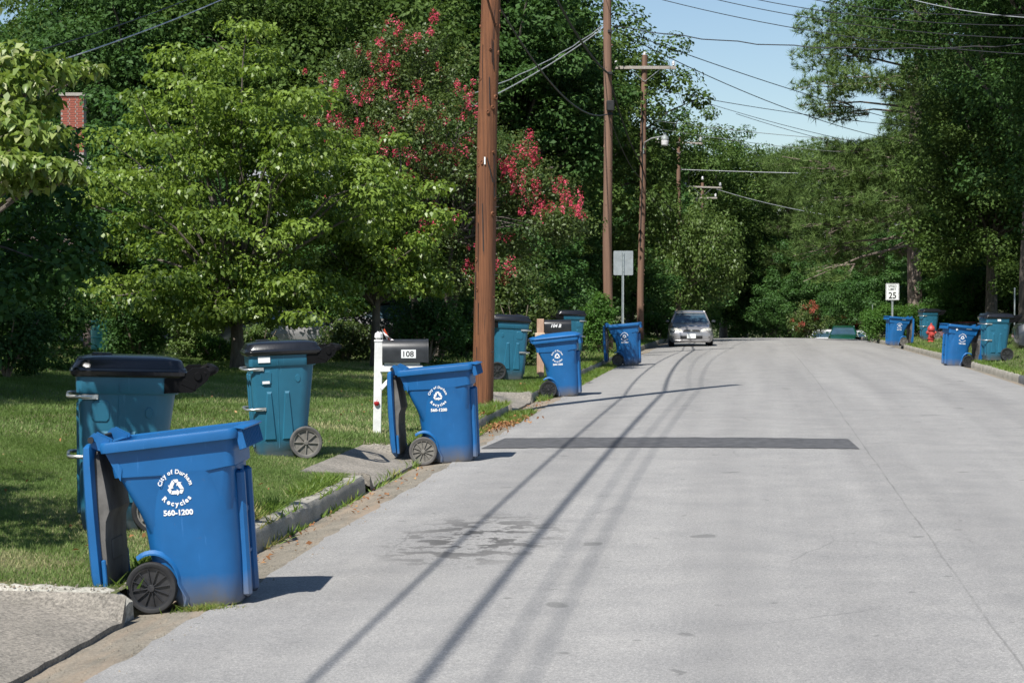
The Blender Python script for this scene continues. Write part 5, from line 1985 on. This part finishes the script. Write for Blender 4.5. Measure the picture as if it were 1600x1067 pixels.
put(oakC, 790, 76, 'tall oak behind the top of the nearest wooden pole', 1.0, .2)
put(oakB, 880, 90, 'mid green tree left of the second wooden pole', 1.15, 4.1)
put(oakA, 845, 121, 'dark oak behind the second pole reaching the sky edge', 1.12, .7)
put(oakC, 985, 133, 'narrow tall oak behind the third pole crossarm', 1.02, 3.3)
put(oakB, 1075, 146, 'dark tree under the sky behind the fourth pole', 1.22, 4.4)
put(oakA, 1130, 158, 'oak with round top beside the sky gap over the road', 1.06, 5.0)
put(oakC, 1165, 190, 'distant dark tree at the foot of the sky gap', 1.0, 2.6)
put(oakB, 160, 98, 'tree in the far rank at the left, seen between nearer crowns', 1.35, 2.6)
put(oakA, 470, 98, 'far rank oak filling the gap above the dogwood', 1.3, 4.2)
put(oakA, 720, 105, 'far rank oak between the two nearest poles', 1.3, .9)
put(oakC, 600, 104, 'far rank tall oak behind the crape myrtle top', 1.25, 1.3)
put(oakC, 300, 100, 'far rank tall oak over the house', 1.25, 5.3)
put(oakB, 820, 124, 'far rank tree behind the second pole', 1.5, .1)
# understorey below the crowns
us = [(20, 66), (120, 68), (215, 58), (310, 60), (420, 66), (520, 64), (600, 60), (700, 66), (770, 64), (820, 78), (890, 90), (955, 102), (1010, 114), (1045, 128), (1100, 150), (1150, 170), (1195, 180)]
names_ = ['in the far left corner behind the porch shrub', 'behind the turquoise tank', 'against the house wall left of the dogwood trunk', 'against the house wall behind the dogwood trunk',
          'behind the silver parked car', 'right of the silver parked car', 'left of the crape myrtle stems', 'right of the crape myrtle stems', 'behind the teal cart by the nearest pole', 'behind the 104 mailbox',
          'behind the fourth teal cart', 'behind the blank sign post', 'behind the third pole foot', 'behind the silver sedan', 'beyond the sedan, right of its roof', 'in the dip beyond the crest, right of the sedan', 'in the dip beyond the crest, mid road']
for i, ((px, D), nm) in enumerate(zip(us, names_)):
    put(low_, px, D, 'dark bushy small tree ' + nm, .85 + .25 * ((i * 7) % 5) / 5 + (.35 if D > 110 else 0), i * 1.7, i == 0, group='dark understorey trees')

put(low_, -250, 33, 'small tree outside the frame that shades the left lawn', 1.1, 1.0, group='dark understorey trees')
put(low_, -60, 49, 'small tree added to shade the porch roof at the far left', 1.15, 2.0, group='dark understorey trees')  # added caster that keeps the sun off the porch roof

# far trees filling the valley beyond the crest
farT = oak_proto('broadleaf_tree', '', 13.0, 4.6, 31, 150, 'lf_pale', .30, 130, .25, .52, .5)
for i, (px, D, sc, lb) in enumerate(((1210, 210, 1.0, 'pale far tree at the foot of the sky gap'), (1165, 175, .72, 'light green far tree right of the sedan'), (1235, 170, .95, 'greyish green tree left of the pine forest'),
                                     (1290, 160, 1.0, 'greyish leafy tree beneath the left pine boughs'), (1335, 150, .8, 'light leafy tree above the green car'))):
    put(farT, px, D, lb, sc, i * 2.1, i == 0, group='trees in the dip beyond the crest')

# --- the silvery green drooping tree over the sedan
tp = yard(1058, 105)
bt = tree_root('birch_tree', 'pale drooping leafy tree behind the silver sedan', 'tree', tp)
m = MB(); Hb = at(1080, 296, 105).z - tp.z
m.tube([(0, 0, -.3), (.1, 0, 2.5), (.3, 0, Hb * .8)], [.18, .14, .04], 8)
cs = np.concatenate([lobed(100, (1.0, 0, Hb * .56), (2.5, 2.3, Hb * .36), .3, .2, 77, low=-.95), lobed(30, (-.9, 0, Hb * .85), (1.0, 1.2, 1.8), .3, .2, 78)])
limbs(m, (.1, 0, 2.4), [(c_, .04) for c_ in cs[::6]], .1, 5)
m.build('trunk', 'bark_smooth', bt, 50)
crown_from(bt, 'crown', cs, .45 + .35 * RNG.random(len(cs)), 1.1, 150, .17, 'lf_pale', asp=.55, hang=1.6, up_=.5)

# --- pines on the right
def pine(root, trunk_pts, rad, boughs, tuft_n, tuft_r, blades_n=12, width=.035, mat='needle'):
    """boughs: list of (origin height, end vector, spread radius, thickness)"""
    m = MB()
    m.tube(trunk_pts, rad, 12)
    T = []
    rg = np.random.default_rng(99)
    for (o_, e_, sp_, th_) in boughs:
        o_ = Vector(o_); e_ = Vector(e_)
        mid = o_.lerp(e_, .5) + Vector((0, 0, .25))
        m.tube([o_, mid, e_], [.07, .045, .015], 6)
        n_ = int(tuft_n * sp_ * sp_ * (.5 + th_))
        d = nrm(rg.normal(size=(n_, 3))) * (.35 + .75 * rg.random((n_, 1)) ** .5)
        c_ = np.array(o_.lerp(e_, .80)) + d * np.array([sp_, sp_ * .9, th_])
        T.append(c_)
        for q in c_[::max(1, n_ // 7)]:
            s_ = o_.lerp(e_, .55)
            m.tube([s_, s_.lerp(Vector(q), .6) + Vector((0, 0, .1)), Vector(q)], [.03, .02, .008], 4)
    m.build('trunk', 'bark_pine', root, 50)
    T = np.concatenate(T)
    n = len(T)
    idx = np.repeat(np.arange(n), blades_n)
    ax = nrm(rg.normal(size=(n, 3)) * np.array([1, 1, .5]) + np.array([0, 0, .7]))
    d = nrm(ax[idx] * .7 + rg.normal(size=(len(idx), 3)) * .62)
    ln = tuft_r * (.7 + .5 * rg.random(len(idx)))
    side = nrm(np.cross(d, rg.normal(size=(len(idx), 3)))) * width * .5
    B = T[idx]
    V = np.stack([B - side, B + side, B + d * ln[:, None]], 1).reshape(-1, 3)
    F = np.arange(3 * len(idx)).reshape(-1, 3)
    hue = (rg.random(n) * .5 + .2)[idx] + rg.normal(size=len(idx)) * .12
    link('crown', raw_mesh('crown', V, F, mat, np.clip(hue, 0, 1)), root)
    return root


D = 99
tp = yard(1430, D)
pn1 = tree_root('pine_tree', 'large pine with bare grey lower trunk behind the hedge, right of the speed sign', 'tree', tp)
A = lambda px, py, dd=0: at(px, py, D + dd) - tp
bo = []
for (px, py, ox, oy, sp_, th_) in ((1290, 30, 1440, 60, 2.3, .9), (1270, 85, 1440, 110, 2.0, .8), (1330, 60, 1440, 80, 2.2, 1.0), (1262, 128, 1440, 150, 1.7, .7), (1320, 120, 1440, 140, 1.9, .6), (1250, 165, 1440, 170, 1.3, .6), (1290, 180, 1440, 178, 1.1, .35), (1400, 130, 1440, 150, 1.7, .7),
                                   (1390, 40, 1440, 50, 2.4, 1.2), (1500, 60, 1445, 70, 2.6, 1.2), (1430, -40, 1440, -20, 3.0, 1.3), (1330, -30, 1440, 0, 2.4, 1.0), (1520, -20, 1440, 0, 3.0, 1.2),
                                   (1400, 215, 1436, 225, 1.2, .6), (1370, 260, 1434, 275, 1.9, .8), (1310, 265, 1434, 285, 2.0, .8), (1250, 262, 1434, 290, 1.7, .7), (1222, 245, 1434, 295, .9, .6), (1330, 232, 1434, 262, 1.7, .55), (1285, 228, 1434, 262, 1.3, .5),
                                   (1350, 300, 1432, 310, 1.9, .7), (1275, 310, 1432, 320, 1.9, .8), (1390, 310, 1432, 318, 1.6, .7), (1255, 355, 1432, 350, 1.5, .9), (1300, 352, 1432, 345, 1.4, .7), (1240, 400, 1432, 370, 1.2, .6),
                                   (1310, 412, 1430, 360, 1.3, .5), (1342, 425, 1430, 372, 1.0, .5), (1255, 440, 1432, 380, 1.1, .5), (1398, 395, 1430, 402, .9, .4), (1480, 300, 1434, 300, 1.4, 1.1), (1500, 230, 1434, 250, 1.6, .8)):
    jit = random.uniform(-2.5, 1.5)
    bo.append((A(ox, oy), A(px, py, jit), sp_ * 1.05, th_ * 1.0))
for (px, py, sp_, th_) in ((1430, 60, 1.6, 1.0), (1425, 120, 1.4, .8), (1440, 175, 1.2, .8), (1420, 225, 1.2, .7), (1440, 265, 1.3, .8), (1405, 335, 1.2, .6), (1360, 345, 1.2, .6)):
    bo.append((A(1435, py), A(px, py, -2.2), sp_, th_))
pine(pn1, [A(1430, 545), A(1430, 480), A(1428, 400), A(1425, 300), A(1432, 150), A(1440, 0), A(1440, -80)], [.40, .36, .33, .30, .25, .18, .1], bo, 42, .38, 15, .034)
for k, (px, D2, sc, lb) in enumerate(((1238, 150, .80, 'farther pine left of the big one, standing in the dip'), (1300, 140, .86, 'farther pine behind the lower boughs of the big pine'), (1385, 132, .95, 'dark pine close behind the speed limit sign'),
                                      (1480, 140, 1.2, 'pine behind the big oak at right'))):
    c2 = copy_tree(pn1)
    c2.location = yard(px, D2); c2.scale = (sc, sc, sc * (.95, .86, .72, .9)[k])
    c2.rotation_euler = (0, 0, 1.4 + 1.3 * k)
    tag(c2, lb, None, 'pines on the right')
tag(pn1, None, None, 'pines on the right')

# --- big dark oak overhanging the right side
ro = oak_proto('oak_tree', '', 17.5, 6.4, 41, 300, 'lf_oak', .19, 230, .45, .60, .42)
put(ro, 1760, 76, 'huge dark oak hanging over the right side of the picture', 1.0, .6, True, group='broadleaf trees on the right')
put(ro, 1640, 104, 'dark oak behind the right hand carts', .95, 2.6, group='broadleaf trees on the right')
put(ro, 1850, 66, 'dark oak at the far right edge', .9, 4.1, group='broadleaf trees on the right')
put(ro, 1590, 130, 'deep shaded oak between the pine trunk and the right edge', 1.0, 5.1, group='broadleaf trees on the right')
tall = oak_proto('oak_tree', '', 23.0, 7.0, 44, 260, 'lf_oak', .21, 190, .45, .70, .27)  # crown raised above the frame, added to darken the trees on the right
put(tall, 1790, 57, 'high oak canopy over the top right corner, added for its shade', 1.0, .3, True, group='broadleaf trees on the right')
put(tall, 1700, 70, 'high oak canopy added for shade above the right hand carts, mostly over the frame', 1.0, 1.9, group='broadleaf trees on the right')
put(tall, 1610, 84, 'high oak canopy added for shade over the verge beyond the right hand carts', .95, 3.3, group='broadleaf trees on the right')
put(oakB, 1548, 89, 'leafy oak hiding the upper trunk of the large pine', .92, 5.0, group='broadleaf trees on the right')
put(tall, -330, 30, 'tall oak outside the frame shading the left lawn', .7, 2.2, group='dark understorey trees')
sh = copy_tree(low_); sh.location = (-9.3, 13.4, float(H(-9.3, 13.4))); sh.scale = (.95, .95, .95)
tag(sh, 'small tree outside the frame shading the first teal cart', None, 'dark understorey trees')
for i, (px, D, sc, lb) in enumerate(((1475, 104, .8, 'right of the pine trunk'), (1525, 98, .8, 'behind the teal cart on the right lawn'), (1580, 96, .85, 'at the right edge behind the metal post'), (1640, 92, .9, 'outside the right edge'),
                                     (1410, 120, 1.0, 'behind the speed limit sign'), (1350, 128, .9, 'behind the green car'), (1290, 136, 1.0, 'behind the red flowering bush'), (1250, 140, 1.0, 'left of the red flowering bush'), (1205, 150, 1.1, 'in the middle of the crest line'))):
    put(low_, px, D, 'leafy small tree ' + lb, sc, i * 2.3 + .5, group='leafy shrubs on the right')


# ------------------------------------------------------------------ shrubs and hedge
def shrub(label, px, py_top, D, width, mat, size, seed, n=60, each=120, hang=0.0, name='shrub', group=None, flat=.8, flower=None):
    p = yard(px, D)
    h = at(px, py_top, D).z - p.z
    root = tree_root(name, label, 'shrub', p, group)
    m = MB()
    for k in range(6):
        a = k * 1.05
        m.tube([(0, 0, -.05), (.15 * math.cos(a) * width, .15 * math.sin(a) * width, h * .35), (.35 * math.cos(a) * width, .3 * math.sin(a) * width, h * .75)], [.035, .025, .01], 5)
    m.build('stem', 'bark_smooth', root)
    cs = lobed(n, (0, 0, h * .5), (width / 2, width / 2.4, h * .5), .35, .25, seed, low=-.98)
    crown_from(root, 'foliage', cs, (.16 + .12 * RNG.random(len(cs))) * (h * .5 + width * .25) , flat, each, size, mat, hang=hang)
    if flower:
        sel = cs[RNG.permutation(len(cs))[:max(6, n // 4)]] + np.array([0, -.25, .2])
        P, Nn, idx = clump_points(sel, np.full(len(sel), .2), .9, 90, up=.4)
        link('blossom', leaves('blossom', P, Nn, np.full(len(P), .07), flower, .8, .3), root)
    return root


shrub('dark feathery shrub in front of the porch at the left edge', 40, 412, 42, 3.0, 'lf_shrub', .10, 61, 120, 130, .4)
shrub('low spreading shrub at the left edge under the feathery one', 10, 470, 38.5, 1.8, 'lf_shrub', .09, 62, 60, 110, .2)
shrub('bright leafy shrub left of the dogwood trunk', 300, 500, 50, 1.6, 'lf_pale', .08, 63, 50, 100)
shrub('low light green shrub right behind the dogwood trunk', 335, 528, 48, 1.3, 'lf_hedge', .07, 64, 40, 100)
shrub('tawny bush beside the dogwood trunk before the silver car', 408, 500, 49.5, 1.1, 'lf_pale', .08, 65, 40, 90)
shrub('dense bush left of the dogwood trunk, under its skirts', 215, 440, 47, 1.8, 'lf_shrub', .09, 73, 70, 110)
shrub('reddish leafed bush behind the white mailbox post', 540, 498, 50, 1.6, 'lf_myrtle', .08, 66, 50, 100)
shrub('dark leafy bush before the crape myrtle stems', 668, 462, 49, 1.9, 'lf_shrub', .09, 79, 70, 110)
shrub('leafy bush under the crape myrtle beside the 108 mailbox', 725, 455, 54, 1.7, 'lf_shrub', .09, 67, 60, 110)
shrub('rusty leafed magnolia bush over the third teal cart', 812, 445, 50, 1.35, 'lf_myrtle', .11, 68, 50, 80, flower=None)
shrub('upright shrub between the fourth teal cart and second pole', 937, 460, 62, .9, 'lf_hedge', .085, 69, 55, 110)
shrub('dark bush behind the teal cart beyond the 104 mailbox', 905, 440, 70, 2.2, 'lf_shrub', .11, 70, 60, 100)
shrub('light bush behind the sedan at the left verge', 1030, 480, 95, 1.8, 'lf_hedge', .12, 71, 50, 90)
shrub('red flowering bush beyond the crest, left of the green car', 1262, 472, 122, 2.2, 'lf_myrtle', .13, 72, 60, 90, flower='flower_dull', name='flowering_bush')
shrub('red flowering bush right behind the green car', 1325, 485, 132, 2.0, 'lf_myrtle', .13, 74, 40, 90, flower='flower_dull', name='flowering_bush')
shrub('bright leafy bush right of the pine trunk above the teal cart', 1500, 415, 94, 3.0, 'lf_hedge', .13, 75, 80, 110)
shrub('bright bush at the right edge behind the metal post', 1590, 440, 92, 2.4, 'lf_hedge', .13, 76, 60, 100)

hp_ = yard(1425, 93.5)
hd = tree_root('hedge', 'long clipped green hedge behind the speed limit sign and hydrant', 'hedge', hp_, None, YAW)
zt = at(1425, 478, 93.5).z - hp_.z
n_ = 260
cs = np.column_stack([RNG.uniform(-2.1, 2.6, n_), RNG.uniform(-.75, .75, n_), zt * (.05 + .85 * RNG.random(n_) ** .6)])
cs[:, 2] *= np.where(cs[:, 0] < -1.2, 1 - (-cs[:, 0] - 1.2) * .3, 1) * (1 + .06 * np.sin(cs[:, 0] * 3))
crown_from(hd, 'foliage', cs, .28 + .14 * RNG.random(n_), .9, 120, .095, 'lf_hedge')
m = MB()
for k in range(9):
    x = -1.9 + k * .52
    m.tube([(x, 0, -.05), (x + .05, .05, .6), (x - .05, 0, zt * .8)], [.03, .02, .01], 5)
m.build('stem', 'bark_grey', hd)
